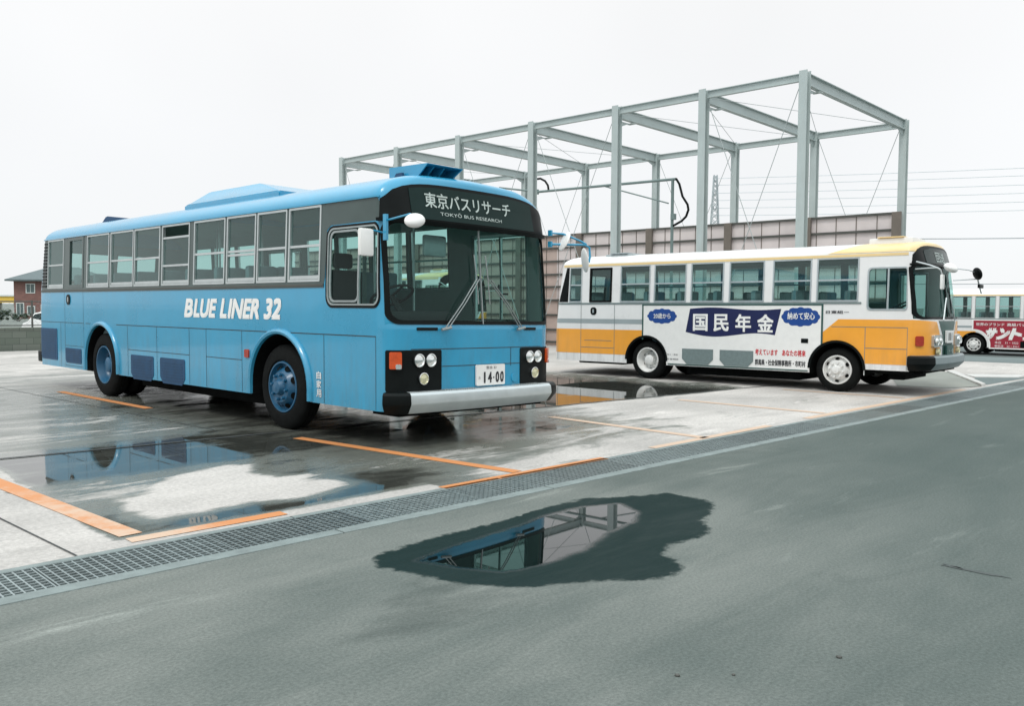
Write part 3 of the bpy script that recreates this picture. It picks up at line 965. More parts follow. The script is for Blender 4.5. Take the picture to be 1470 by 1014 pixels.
    for cxs, czs, sx_, sz_ in ((-wsx, wsz0, 1, 1), (wsx, wsz0, -1, 1)):
        ps = [(cxs - sx_ * .008, czs - sz_ * .008), (cxs + sx_ * .12, czs - sz_ * .008)]
        for i in range(9):
            t = R(90 * i / 8)
            ps.append((cxs + sx_ * (.112 - .112 * math.sin(t)), czs + sz_ * (.112 - .112 * math.cos(t))))
        ps.append((cxs - sx_ * .008, czs + sz_ * .112))
        if sx_ < 0: ps = ps[::-1]
        t_ = B.wrap(region(ps), .003, 0, True)
        me = bpy.data.meshes.new("x"); t_.to_mesh(me); t_.free(); bm.from_mesh(me); bpy.data.meshes.remove(me)
    B.put("corner_fillet", bm, M_BLUE, root, 40)
    B.patch("centre_bar", [(-.007, wsz0), (.007, wsz0), (.007, wsz1), (-.007, wsz1)], M_WIPER, ws, off=.012, depth=.02, front=True)
    # lamp panels
    for sgn in (-1, 1):
        xin = .61
        sc = B.sx(0)
        u0 = B.sx(sgn * xin)
        uo = -.12 if sgn < 0 else B.sl(.12)
        P = rrect(min(u0, uo), .565, max(u0, uo), .992, .02)
        lp = B.patch("lamp_panel", P, M_BLACK, root, off=.008, depth=.01)
        for x, z, r, mt in ((.765, .885, .062, M_LAMP), (.915, .885, .062, M_LAMP), (.80, .695, .056, M_FOG)):
            s = B.sx(sgn * x) if x != .80 else B.sx(sgn * .86)
            c = B.at(s, z, .010)
            bm = bmesh.new()
            lathe(bm, [(-.016, r + .003), (-.022, r), (-.016, r * .93), (-.020, r * .75), (-.026, r * .4), (-.028, .001)], 'Y', 24, c)
            bmesh.ops.recalc_face_normals(bm, faces=bm.faces[:])
            lamp = B.put("headlight" if mt is M_LAMP else "fog_light", bm, mt, root, 40)
            bm = bmesh.new()
            lathe(bm, [(.0, r + .009), (-.024, r + .008), (-.026, r + .001), (-.018, r)], 'Y', 24, c)
            bmesh.ops.recalc_face_normals(bm, faces=bm.faces[:])
            B.put("bezel", bm, M_CHROME, lamp, 40)
        ua, ub = (-.125, -.01) if sgn < 0 else (B.sl(.12), B.sl(.01))
        if sgn < 0: ua, ub = B.sx(-1.205), B.sx(-1.11)
        else: ua, ub = B.sx(1.10), B.sx(1.262)
        am = B.patch("indicator", rrect(min(ua, ub), .80, max(ua, ub), .975, .015), M_AMBER, root, off=.035, depth=.03)
        B.patch("clear_lens", rrect(min(ua, ub) + .06, .80, max(ua, ub) - .005, .85, .012), M_LAMP, am, off=.041, depth=.008)
    # grab slots and nozzles
    for x0, x1 in ((-.93, -.66), (.68, .90)):
        B.patch("grip_slot", rrect(x0, 1.195, x1, 1.225, .008), M_BLACK, root, off=.008, depth=.008, front=True)
    # licence plate
    pl = B.patch("licence_plate", rrect(-.13, .585, .32, .815, .015), M_PLATE, root, off=.03, depth=.02, front=True)
    B.text("plate_lettering", "熊谷 22", .02, .765, .18, .800, M_BLKP, pl, 0.0, off=.032, front=True)
    for ch, u0, u1 in (("1", -.02, .005), ("4", .045, .105), ("0", .165, .222), ("0", .24, .297)):
        B.text("plate_lettering", ch, u0, .612, u1, .735, M_BLKP, pl, .03, off=.032, front=True)
    B.patch("plate_mark", rrect(.126, .66, .145, .68, .008), M_BLKP, pl, off=.032, front=True)
    B.text("plate_lettering", "わ", -.10, .655, -.07, .69, M_BLKP, pl, 0.0, off=.032, front=True)
    B.patch("tow_cover", rrect(.46, .60, .56, .70, .045), M_BLUE, root, off=.012, depth=.012, front=True)
    # bumper: silver face plus black wrap-round ends
    sec = [(.565, .015), (.560, .10), (.535, .125), (.455, .135), (.43, .125), (.345, .06), (.335, .01)]
    def bump(us, mat, name, par):
        bm = bmesh.new()
        rows = []
        for u in us:
            rows.append([bm.verts.new(B.at(u, z, off)) for z, off in sec])
        for a, b_ in zip(rows, rows[1:]):
            for i in range(len(sec) - 1): bm.faces.new((a[i], b_[i], b_[i + 1], a[i + 1]))
        bm.faces.new(rows[0]); bm.faces.new(rows[-1][::-1])
        bmesh.ops.recalc_face_normals(bm, faces=bm.faces[:])
        return B.put(name, bm, mat, par, 30)
    bp = bump([B.sx(-1.06 + 2.10 * i / 20) for i in range(21)], M_STEELB, "bumper", root)
    bump([-.115 + (B.sx(-1.062) + .115) * i / 10 for i in range(11)], M_BLACK, "bumper_end", bp)
    u1 = B.sl(.13)
    bump([B.sx(1.042) + (u1 - B.sx(1.042)) * i / 10 for i in range(11)], M_BLACK, "bumper_end", bp)
    for x0, x1 in ((-.62, -.2), (.45, .85)):
        bm = bmesh.new()
        for i in range(14):
            x = x0 + (x1 - x0) * i / 13
            p = B.at(B.sx(x), .565, .055)
            bx(bm, p.x - .009, p.x + .009, p.y - .03, p.y + .03, .562, .575)
        B.put("step_tread", bm, M_ALU, bp, None)
    bm = bmesh.new()
    bx(bm, -1.1, 1.1, .12, .55, .30, .56)
    B.put("front_apron", bm, M_UNDER, root, None)
    # wipers: two-link arms and upright blades
    for px, tx, bxx, t0, t1 in ((-.56, -.085, -.10, 2.02, 1.48), (.60, .095, .075, 2.02, 1.48)):
        bm = bmesh.new()
        for d in (-.02, .025):
            p0 = B.at(B.sx(px + d), 1.215, .03); p1 = B.at(B.sx(tx + d * .9), 1.755, .05)
            tube(bm, [p0, p0.lerp(p1, .5) + Vector((0, -.02, 0)), p1], .0065, 6)
        p0 = B.at(B.sx(px - .07), 1.205, .035); p1 = B.at(B.sx(px + .06), 1.222, .035)
        tube(bm, [p0, p1], .016, 8)
        wp = B.put("wiper", bm, M_WIPER, root, 40)
        bm = bmesh.new()
        tube(bm, [B.at(B.sx(bxx - .015), t0, .035), B.at(B.sx(bxx), 1.755, .045), B.at(B.sx(bxx + .02), t1, .035)], .007, 6)
        B.put("wiper_blade", bm, M_WIPER, wp, 40)
    # mirrors, driver's side
    bm = bmesh.new()
    tube(bm, [(-1.255, .12, 2.30), (-1.28, -.05, 2.31), (-1.30, -.30, 2.33), (-1.29, -.36, 2.31)], .011, 8)
    tube(bm, [(-1.27, .16, 2.18), (-1.36, .16, 2.19), (-1.46, .15, 2.19), (-1.48, .15, 2.10), (-1.48, .15, 2.02)], .010, 8)
    bx(bm, -1.29, -1.262, .08, .13, 2.1, 2.36)
    arm = B.put("mirror_arm", bm, M_BLUE, root, 40)
    bm = bmesh.new()
    rot = Matrix.Rotation(R(-18), 4, 'Y') @ Matrix.Rotation(R(35), 4, 'X')
    bmesh.ops.create_uvsphere(bm, u_segments=20, v_segments=10, radius=1, matrix=Matrix.Translation((-1.29, -.36, 2.265)) @ rot @ Matrix.Diagonal((.115, .085, .06, 1)))
    B.put("round_mirror", bm, M_LETTER, root, 50)
    bm = bmesh.new()
    bx(bm, -1.575, -1.40, .125, .175, 1.93, 2.205, bevel=.03)
    B.put("wing_mirror", bm, M_LETTER, root, 50)
    # passenger side: long arms reaching out
    bm = bmesh.new()
    tube(bm, [(1.262, .12, 2.37), (1.36, .0, 2.36), (1.55, -.12, 2.28), (1.62, -.15, 2.245)], .012, 8)
    tube(bm, [(1.262, .12, 2.235), (1.45, -.05, 2.235), (1.60, -.14, 2.24), (1.665, -.16, 2.21), (1.68, -.16, 2.10), (1.66, -.16, 2.03)], .014, 8)
    for z in (2.37, 2.235): bx(bm, 1.245, 1.275, .10, .15, z - .035, z + .035)
    B.put("mirror_arm", bm, M_BLUE, root, 40)
    for c, rx, sz in (((1.36, -.02, 2.27), 25, (.10, .02, .13)), ((1.58, -.16, 2.05), -8, (.085, .018, .15))):
        bm = bmesh.new()
        rot = Matrix.Rotation(R(68), 4, 'Z') @ Matrix.Rotation(R(rx), 4, 'X')
        bmesh.ops.create_uvsphere(bm, u_segments=16, v_segments=10, radius=1, matrix=Matrix.Translation(c) @ rot @ Matrix.Diagonal((*sz, 1)))
        B.put("wing_mirror", bm, M_LETTER, root, 50)
    # ------------------------------------------------ roof furniture
    def hw_(x): return x - B.hw
    x0, x1 = hw_(.36), hw_(2.18)
    bm = bmesh.new()
    zb = 2.77
    lo = [(x0, 2.65), (x1, 2.65), (x1, 5.15), (x0, 5.15)]
    lo2 = [(x0 + .03, 2.72), (x1 - .03, 2.72), (x1 - .03, 5.08), (x0 + .03, 5.08)]
    hi = [(x0 + .20, 3.45), (x1 - .20, 3.45), (x1 - .20, 4.78), (x0 + .20, 4.78)]
    rings = [[bm.verts.new((p[0], p[1], z)) for p in q] for q, z in ((lo, zb - .08), (lo, zb + .09), (lo2, zb + .105), (hi, zb + .275))]
    for a, b_ in zip(rings, rings[1:]):
        for i in range(4): bm.faces.new((a[i], a[(i + 1) % 4], b_[(i + 1) % 4], b_[i]))
    bm.faces.new(rings[-1])
    bmesh.ops.bevel(bm, geom=bm.edges[:], offset=.015, segments=2, affect='EDGES')
    B.put("roof_air_unit", bm, M_BLUE, root, 30)
    # front intake scoop
    bm = bmesh.new()
    a0, a1 = hw_(.66), hw_(1.12)
    zb = 2.78
    q = {}
    for nm, x in (("a", a0), ("b", a1)):
        q[nm] = [bm.verts.new((x, y, z)) for y, z in ((.88, zb), (.88, 2.985), (.22, 2.97), (.48, zb))]
    for nm in ("a", "b"): pass
    ra, rb = q["a"], q["b"]
    rb[2].co.x += .05; ra[2].co.x -= .01
    bm.faces.new(ra[::-1]); bm.faces.new(rb)
    bm.faces.new((ra[0], ra[1], rb[1], rb[0]))
    bm.faces.new((ra[1], ra[2], rb[2], rb[1]))
    fr_ = bm.faces.new((ra[2], ra[3], rb[3], rb[2]))
    bmesh.ops.recalc_face_normals(bm, faces=bm.faces[:])
    r = bmesh.ops.inset_region(bm, faces=[fr_], thickness=.02)
    ex = bmesh.ops.extrude_face_region(bm, geom=[fr_])
    for v in [g for g in ex["geom"] if isinstance(g, bmesh.types.BMVert)]: v.co.y += .24
    bmesh.ops.delete(bm, geom=[fr_], context='FACES')
    sc_ = B.put("roof_intake_scoop", bm, M_BLUE, root, 30)
    for t in (.33, .66):
        bm = bmesh.new()
        x = a0 + (a1 - a0) * t
        prism(bm, [(.50, zb + .02), (.50, 2.96), (.30, 2.96), (.48, zb + .03)], x - .01, x + .01, axis='X')
        B.put("divider", bm, M_BLUE, sc_, None)
    bm = bmesh.new()
    prism(bm, [(.80, zb), (.58, zb), (.60, zb + .12), (.70, zb + .12)], a0 - .05, a0 - .022, axis='X')
    B.put("side_vent", bm, M_BLUE_D, sc_, None)
    # rear hatch, tipped open
    bm = bmesh.new()
    prism(bm, [(8.55, 2.80), (8.35, 2.80), (7.55, 2.83), (7.55, 2.85), (8.25, 2.93), (8.33, 2.92)], hw_(.52), hw_(1.12), axis='X')
    B.put("roof_hatch", bm, M_BLUE_D, root, 30)
    bm = bmesh.new()
    bx(bm, hw_(.48), hw_(1.16), 7.5, 8.7, 2.76, 2.835, bevel=.015)
    B.put("hatch_frame", bm, M_BLUE, root, 30)
    bm = bmesh.new()
    bx(bm, -1.26, 1.26, 9.98, 10.20, .40, .60, bevel=.03)
    B.put("rear_bumper", bm, M_BLACK, root, 40)
    # interior: dashboard, wheel, driver's seat, poles
    bm = bmesh.new()
    bx(bm, -1.12, 1.15, .22, .62, .93, 1.24, bevel=.05)
    bx(bm, -1.08, -.15, .30, .72, 1.2, 1.40, bevel=.06)
    B.put("dashboard", bm, M_DASH, root, 40)
    bm = bmesh.new()
    cw = Vector((-.72, .70, 1.56))
    ax = Matrix.Rotation(R(-28), 3, 'X')
    tube(bm, [cw + ax @ Vector((.24 * math.cos(2 * math.pi * i / 28), .24 * math.sin(2 * math.pi * i / 28), 0)) for i in range(29)], .016, 8)
    for k in range(3):
        t = 2 * math.pi * k / 3 + .5
        tube(bm, [cw, cw + ax @ Vector((.24 * math.cos(t), .24 * math.sin(t), 0))], .013, 6)
    tube(bm, [cw, cw + ax @ Vector((0, -.1, -.55))], .03, 8)
    B.put("steering_wheel", bm, M_DASH, root, 40)
    bm = bmesh.new()
    bx(bm, -.98, -.48, 1.1, 1.58, 1.12, 1.26, bevel=.05)
    bx(bm, -.97, -.49, 1.52, 1.66, 1.25, 1.86, bevel=.05)
    bx(bm, -.86, -.60, 1.56, 1.64, 1.88, 2.06, bevel=.04)
    bx(bm, -.85, -.6, 1.2, 1.5, .92, 1.12)
    B.put("driver_seat", bm, M_DASH, root, 40)
    bm = bmesh.new()
    bx(bm, -.30, -.27, 1.75, 1.79, .92, 2.6); bx(bm, -1.2, -.27, 1.75, 1.78, .92, 1.55)
    B.put("partition", bm, M_INT, root, None)
    bm = bmesh.new()
    bx(bm, -.32, .02, .62, .67, 2.02, 2.26, bevel=.03)
    B.put("inside_mirror", bm, M_STEELB, root, 40)
    seats(B, root, [2.55 + .80 * i for i in range(8)], .92)
    for x, y in ((-.35, 2.4), (.35, 2.4), (.35, 1.6), (-.35, 5.2), (.35, 5.2), (.35, 6.6)): pole(B, root, x, y, .92, 2.7)
    return root


# ------------------------------------------------------------------ the yellow and white buses
def build_yellow_bus(name, label, ad=True, group=None):
    root = empty(name, label=label, cat="bus", group=group)
    B = Bus(7.76, 2.15, .30, 1.55, 2.36, 2.575, .30, .20, .10,
            front=[(0, 0), (.9, 0), (1.2, .0), (2.13, .13), (2.36, .20), (2.575, .24)], rear=[(0, 0), (1.0, 0.0), (1.55, .06), (2.36, .18)],
            tumble=.03, lean=0.006, pitch=.004, rq=3.2)
    WF, WRY, RAD, RIM = 1.50, 5.35, .385, .245
    wz0, wz1 = 1.555, 2.31
    right = [(6.0, 5.28), (5.19, 4.46), (4.36, 3.66), (3.55, 2.85), (2.69, 1.97), (1.88, 1.15)]
    # the fifth bay of the photograph is two panes wide: six visible openings
    holes = [[(-a, wz0), (-b, wz0), (-b, wz1), (-a, wz1)] for a, b in right]
    rearw = (7.33, 6.98)
    door = (6.78, 6.21)
    holes.append([(-rearw[0], wz0), (-rearw[1], wz0), (-rearw[1], wz1), (-rearw[0], wz1)])
    holes.append([(-door[0], wz0), (-door[1], wz0), (-door[1], 2.28), (-door[0], 2.28)])
    drv = (1.01, .325, 1.405, 2.13)
    holes.append(rrect(-drv[0], drv[2], -drv[1], drv[3], .07))
    leftw = [(1.35 + .86 * i, 1.35 + .86 * i + .76) for i in range(7)]
    for a, b in leftw: holes.append([(B.sl(a), wz0), (B.sl(b), wz0), (B.sl(b), wz1), (B.sl(a), wz1)])
    holes.append([(B.sl(.62), 1.15), (B.sl(1.15), 1.15), (B.sl(1.15), 2.12), (B.sl(.62), 2.12)])
    wsx, wsz0, wsz1 = B.hw - .012, 1.27, 2.16
    holes.append([(B.sx(-wsx), wsz0), (B.sx(wsx), wsz0), (B.sx(wsx), wsz1), (B.sx(-wsx), wsz1)])
    AR, AZ = .47, .385
    for wy in (WF, WRY):
        holes.append(arch_poly(-wy, AZ, AR)); holes.append(arch_poly(B.sl(wy), AZ, AR))
    holes.append([(-.27, -.2), (B.sl(.27), -.2), (B.sl(.27), .66), (-.27, .66)])
    holes.append([(-1.02, -.2), (-.27, -.2), (-.27, .40), (-1.02, .40)])
    holes.append([(B.smin + .05, 1.6), (B.smin + .75, 1.6), (B.smin + .75, 2.2), (B.smin + .05, 2.2)])
    holes.append([(B.smax - .75, 1.6), (B.smax - .05, 1.6), (B.smax - .05, 2.2), (B.smax - .75, 2.2)])
    B.skins(root, M_WHITE, holes)
    B.floor_and_chassis(root, .88, (WF, WRY), RAD)
    archh = [arch_poly(-WF, AZ, AR + .002), arch_poly(-WRY, AZ, AR + .002)]
    archl = [arch_poly(B.sl(WF), AZ, AR + .002), arch_poly(B.sl(WRY), AZ, AR + .002)]
    # painted areas
    rear_s = B.smin
    B.patch("orange_panel", [(rear_s, .47), (-5.46, .47), (-5.46, .985), (rear_s, .985)], M_ORANGE, root, off=.003, holes=archh)
    B.patch("orange_panel", [(-1.75, .50), (-.25, .50), (-.25, .665), (B.sx(-.42), .665), (B.sx(-.42), .98), (B.sx(-.58), 1.22), (-.20, 1.25), (-1.48, 1.25), (-1.75, 1.02)], M_ORANGE, root, off=.003, holes=archh)
    B.patch("orange_panel", [(B.sx(.42), .665), (B.sl(.27), .665), (B.sl(.27), .50), (B.smax, .50), (B.smax, 1.0), (B.sl(1.75), 1.0), (B.sl(1.48), 1.25), (B.sl(1.17), 1.25), (B.sl(1.17), 1.145), (B.sl(.60), 1.145), (B.sl(.60), 1.25), (B.sl(.2), 1.25), (B.sx(.58), 1.22), (B.sx(.42), .98)], M_ORANGE, root, off=.003, holes=archl)
    B.patch("grey_stripe", [(rear_s, 1.11), (-5.46, 1.11), (-5.46, 1.205), (rear_s, 1.205)], M_GREYP, root, off=.003)
    B.patch("grey_nose", [(-.50, 1.235), (-.30, .98), (-.30, .66), (.30, .66), (.30, .98), (.50, 1.235)], M_GREEN, root, off=.004, front=True)
    B.patch("roof_stripe", [(-7.6, 2.315), (-.28, 2.315), (-.28, 2.362), (-7.6, 2.362)], M_CREAM, root, off=.006, depth=.006)
    B.patch("sill_rail", [(-7.68, 1.515), (-1.10, 1.515), (-1.10, 1.545), (-7.68, 1.545)], M_GREYG, root, off=.012, depth=.012)
    # front roof in deep yellow
    bm = bmesh.new()
    ss = [-1.75, -1.5, -1.2, -.9, -.6, -.4] + [s for s in B.cu if -.3 <= s <= B.d0] + [B.sl(y) for y in (.4, .6, .9, 1.2, 1.5, 1.75)]
    rows = []
    for i, t in enumerate((.06, .12, .25, .38, .5, .62, .73, .82, .89, .94, .975, 0.992, .999)):
        z = B.zg + (B.ztop - B.zg) * t
        pull = 0.10 * max(0, (t - 0.8) / 0.2) ** 2
        row = []
        for s in ss:
            y0 = B.base(s)[1]
            p = B.pos(s, z)
            p.y += max(0.0, 1 - max(0.0, y0) / .6) * pull
            if y0 > 1: p.y -= (y0 - 1) * (1 - t) * .0 + (y0 - 1) * t * .9
            p += Vector((p.x * .004, -.004 if y0 < .3 else 0, .006))
            row.append(bm.verts.new(p))
        rows.append(row)
    for a, b in zip(rows, rows[1:]):
        for i in range(len(ss) - 1): bm.faces.new((a[i], a[i + 1], b[i + 1], b[i]))
    bmesh.ops.remove_doubles(bm, verts=bm.verts[:], dist=1e-5)
    B.put("roof_front_paint", bm, M_CREAM, root, 50)
    for a, b in right: B.window(root, -a, -b, wz0, wz1, rails=(1.925,))
    B.window(root, -rearw[0], -rearw[1], wz0, wz1, rails=(1.925,), frame=.025)
    B.patch("rear_quarter", [(-7.66, 1.56), (-7.36, 1.56), (-7.36, 2.30), (-7.47, 2.30)], M_BLACK, root, off=.004, depth=.004)
    B.window(root, -door[0], -door[1], wz0, 2.28, frame=.04, mat=M_BLACK, name="emergency_door_window")
    dh = B.patch("door_handle", rrect(-6.74, 1.29, -6.59, 1.45, .06), M_BLACK, root, off=.010, depth=.01)
    B.patch("grip", rrect(-6.69, 1.33, -6.65, 1.41, .015), M_ALU, dh, off=.014, depth=.004)
    B.window(root, B.sl(.62), B.sl(1.15), 1.15, 2.12, frame=.05, vbars=(B.sl(.88),), name="passenger_door_window", glass=M_GLASSD)
    dw = B.window(root, -drv[0], -drv[1], drv[2], drv[3], frame=.028, radius=.07, vbars=(-.67,), name="driver_window", glass=M_GLASSF)
    for a, b in leftw: B.window(root, B.sl(a), B.sl(b), wz0, wz1, rails=(1.925,), glass=M_GLASSF)
    B.window(root, B.smin + .05, B.smin + .75, 1.6, 2.2, mat=M_BLACK, name="rear_window")
    B.window(root, B.smax - .75, B.smax - .05, 1.6, 2.2, mat=M_BLACK, name="rear_window")
    # seams
    bm = bmesh.new()
    def seam(u0, v0, u1, v1, t=.005):
        if abs(u1 - u0) > abs(v1 - v0): q = [(u0, v0 - t), (u1, v1 - t), (u1, v1 + t), (u0, v0 + t)]
        else: q = [(u0 - t, v0), (u0 + t, v0), (u1 + t, v1), (u1 - t, v1)]
        t_ = B.wrap(region(q, (), B.cu, B.cv), .007)
        me = bpy.data.meshes.new("x"); t_.to_mesh(me); t_.free(); bm.from_mesh(me); bpy.data.meshes.remove(me)
    for y, z0, z1 in ((6.99, .32, 1.5), (6.13, .32, 1.5), (7.62, .32, .98), (4.65, .32, .95), (3.77, .32, .95), (3.0, .32, .95), (2.2, .32, .85), (1.02, .42, 1.12), (.32, .42, 1.12), (2.2, 1.1, 1.2)): seam(-y, z0, -y, z1)
    for a, b, z in ((6.99, 6.13, .60), (6.9, 6.2, .75), (1.02, .32, .765), (1.6, .32, 1.12)): seam(-a, z, -b, z)
    B.put("panel_seam", bm, M_GREYG, root, None)
    # wells and black lips
    n = 20
    for wy in (WF, WRY):
        for sgn in (-1, 1):
            sc = -wy if sgn < 0 else B.sl(wy)
            ps = []
            for i in range(n + 1):
                t = math.pi * i / n; ps.append((sc + (AR + .03) * math.cos(t), AZ + (AR + .03) * math.sin(t)))
            pi_ = [(sc + (AR - .01) * math.cos(math.pi * i / n), AZ + (AR - .01) * math.sin(math.pi * i / n)) for i in range(n, -1, -1)]
            B.patch("wheel_arch", ps + pi_, M_BLACK, root, off=.02, depth=.03)
            bm = bmesh.new()
            x0, x1 = sgn * (B.hw - .012), sgn * (B.hw - .55)
            pr = [(wy + AR, .28)] + [(wy + AR * math.cos(math.pi * i / n), AZ + AR * math.sin(math.pi * i / n)) for i in range(n + 1)] + [(wy - AR, .28)]
            va = [bm.verts.new((x0, y, z)) for y, z in pr]
            vb = [bm.verts.new((x1, y, z)) for y, z in pr]
            for i in range(len(pr) - 1): bm.faces.new((va[i], vb[i], vb[i + 1], va[i + 1]))
            bm.faces.new(vb)
            B.put("wheel_well", bm, M_UNDER, root, 40)
    wheel_pair(B, root, WF, RAD, RIM, M_RIMW, False, .05, .20, 6)
    wheel_pair(B, root, WRY, RAD, RIM, M_RIMW, True, .05, .20, 6)
    if ad:
        q = B.patch("advert_board", [(-5.43, .335), (-1.765, .335), (-1.765, 1.495), (-5.43, 1.495)], M_PLATE, root, off=.008, depth=.006, holes=archh)
        fr = bmesh.new()
        for a in ([(-5.45, .80), (-5.42, .80), (-5.42, 1.515), (-5.45, 1.515)], [(-1.775, .80), (-1.745, .80), (-1.745, 1.515), (-1.775, 1.515)], [(-5.42, 1.488), (-1.775, 1.488), (-1.775, 1.515), (-5.42, 1.515)], [(-4.84, .32), (-2.0, .32), (-2.0, .34), (-4.84, .34)]):
            t = B.wrap(region(a), .014, .012)
            me = bpy.data.meshes.new("x"); t.to_mesh(me); t.free(); fr.from_mesh(me); bpy.data.meshes.remove(me)
        B.put("advert_frame", fr, M_GREEN, q, None)
        # waving banner
        tp, bt = [], []
        for i in range(21):
            t = i / 20
            w = .022 * math.sin(2 * math.pi * t * 1.0)
            tp.append((-4.36 + 1.85 * t, 1.425 + .025 * math.sin(2 * math.pi * t) * (1 if t < .5 else .9)))
            bt.append((-4.45 + 1.83 * t, .965 - .055 * math.sin(2 * math.pi * t * .9 - .1) * 1 - .055 * t))
        ban = B.patch("advert_banner", bt + tp[::-1], M_NAVY, q, off=.010, cuts=False)
        for ch, u in (("国", -4.29), ("民", -3.85), ("年", -3.40), ("金", -2.965)):
            B.text("advert_lettering", ch, u, .995, u + .315, 1.325, M_LETTER, q, .028, off=.013)
        def cloud(cx, cz, w, h):
            P = []
            nb = 12
            for i in range(nb):
                t0 = 2 * math.pi * i / nb
                c = (cx + w * .80 * math.cos(t0), cz + h * .70 * math.sin(t0))
                for j in range(-3, 4):
                    t = t0 + j * .28
                    P.append((c[0] + w * .23 * math.cos(t), c[1] + h * .36 * math.sin(t)))
            return P
        def hull(P, cx, cz):
            best = {}
            for x, z in P:
                k = round(math.atan2((z - cz) * 2.2, x - cx) / .055)
                d = (x - cx) ** 2 + ((z - cz) * 2.2) ** 2
                if k not in best or d > best[k][0]: best[k] = (d, x, z)
            return [best[k][1:] for k in sorted(best)]
        B.patch("advert_cloud", hull(cloud(-4.99, 1.275, .33, .145), -4.99, 1.275), M_CLOUDB, q, off=.010, cuts=False)
        B.patch("advert_cloud", hull(cloud(-2.15, 1.285, .345, .165), -2.15, 1.285), M_CLOUDB, q, off=.010, cuts=False)
        B.text("advert_lettering", "20歳から", -5.18, 1.225, -4.79, 1.335, M_LETTER, q, .012, off=.013)
        B.text("advert_lettering", "納めて安心", -2.39, 1.235, -1.89, 1.365, M_LETTER, q, .015, off=.013)
        B.text("advert_lettering", "考えています　あなたの将来", -2.995, .575, -2.04, .69, M_REDP, q, .02, off=.011)
        B.text("advert_lettering", "群馬県・社会保険事務所・市町村", -2.995, .39, -2.04, .50, M_BLKP, q, .02, off=.011)
        B.text("small_lettering", "加入・届出", -4.86, .50, -4.62, .535, M_BLKP, q, 0, off=.011)
        B.text("small_lettering", "年金相談", -4.86, .41, -4.60, .445, M_BLKP, q, 0, off=.011)
        B.text("small_lettering", "日東組ー", -1.70, 1.345, -1.30, 1.40, M_BLKP, root, .02, off=.005)
        goff = .012
        B.patch("fuel_flap", rrect(-2.13, .82, -2.0, .90, .01), M_BLACK, root, off=.014, depth=.004)
    else:
        goff = .006
    for y1, y0 in ((4.52, 3.85), (3.71, 3.03)):
        z0, z1, ch = .35, .645, .10
        B.patch("side_grille", [(-y1 + ch, z0), (-y0 - ch, z0), (-y0, z0 + ch), (-y0, z1), (-y1, z1), (-y1, z0 + ch)], M_GREYG, root, off=goff + .004, depth=.006)
    # front
    N = 16
    top = []
    for i in range(N + 1):
        x = -1.0 + 2.0 * i / N
        top.append((x, 2.28 + .215 * max(0, 1 - abs(x / 1.02) ** 4.5) ** .65))
    vis = B.patch("destination_visor", [(-1.04, 2.165), (1.04, 2.165)] + top[::-1], M_BLACK, root, off=.012, depth=.012, front=True)
    B.patch("sign_glass", [(-.70, 2.19), (.70, 2.19), (.70, 2.40), (.4, 2.455), (-.4, 2.455), (-.70, 2.40)], M_SIGN, vis, off=.017, depth=.004, front=True)
    B.text("sign_lettering", "回送", -.25, 2.22, .25, 2.40, M_SIGNTXT, vis, .0, off=.021, front=True)
    B.patch("visor_lip", [(-1.05, 2.15), (1.05, 2.15), (1.05, 2.175), (-1.05, 2.175)], M_BLACK, root, off=.03, depth=.03, front=True)
    ws = B.patch("windscreen", rrect(-wsx, wsz0, wsx, wsz1, .09), M_GLASSF, root, off=-.008, front=True)
    bm = B.ring(rrect(-wsx - .006, wsz0 - .008, wsx + .006, wsz1 + .006, .10), rrect(-wsx + .03, wsz0 + .03, wsx - .03, wsz1 - .02, .10), .010, .03, True)
    B.put("seal", bm, M_BLACK, ws, 30)
    B.patch("centre_bar", [(-.014, wsz0), (.014, wsz0), (.014, wsz1), (-.014, wsz1)], M_BLACK, ws, off=.010, depth=.02, front=True)
    for px, tx in ((-.35, -.1), (.35, .15)):
        bm = bmesh.new()
        tube(bm, [B.at(B.sx(px), 1.24, .03), B.at(B.sx(tx), 1.62, .04)], .012, 6)
        wp = B.put("wiper", bm, M_STEELB, root, 40)
        bm = bmesh.new()
        tube(bm, [B.at(B.sx(tx - .03), 1.36, .035), B.at(B.sx(tx + .02), 1.80, .035)], .010, 6)
        B.put("wiper_blade", bm, M_BLACK, wp, 40)
    for sgn in (-1, 1):
        u0, u1 = sorted((B.sx(sgn * .46), B.sx(sgn * .78)))
        lp = B.patch("lamp_panel", rrect(u0, .80, u1, 1.0, .02), M_ALU, root, off=.05, depth=.05)
        for x in (.545, .695):
            bm = bmesh.new()
            lathe(bm, [(.0, .068), (-.03, .066), (-.022, .055), (-.03, .03), (-.032, .001)], 'Y', 18, B.at(B.sx(sgn * x), .90, .05))
            bmesh.ops.recalc_face_normals(bm, faces=bm.faces[:])
            B.put("headlight", bm, M_LAMP, root, 40)
        bm = bmesh.new()
        lathe(bm, [(.02, .055), (-.03, .053), (-.022, .045), (-.03, .001)], 'Y', 18, B.at(B.sx(sgn * .60), .725, .04))
        bmesh.ops.recalc_face_normals(bm, faces=bm.faces[:])
        B.put("fog_light", bm, M_FOG, root, 40)
        u0, u1 = (-.17, -.03) if sgn < 0 else sorted((B.sl(.17), B.sl(.03)))
        B.patch("indicator", rrect(u0, .82, u1, .985, .03), M_REDLENS, root, off=.03, depth=.03)
    rp = B.patch("route_board", rrect(-.20, .86, .20, 1.07, .01), M_PLATE, root, off=.04, depth=.03, front=True)
    for x in (-.11, -.03, .07):
        B.patch("route_mark", rrect(x, .90, x + .04, 1.03, .005), M_BLKP if x < .05 else M_GREYP, rp, off=.043, front=True)
    npl = B.patch("licence_plate", rrect(-.20, .66, .20, .82, .012), M_GREEN, root, off=.05, depth=.03, front=True)
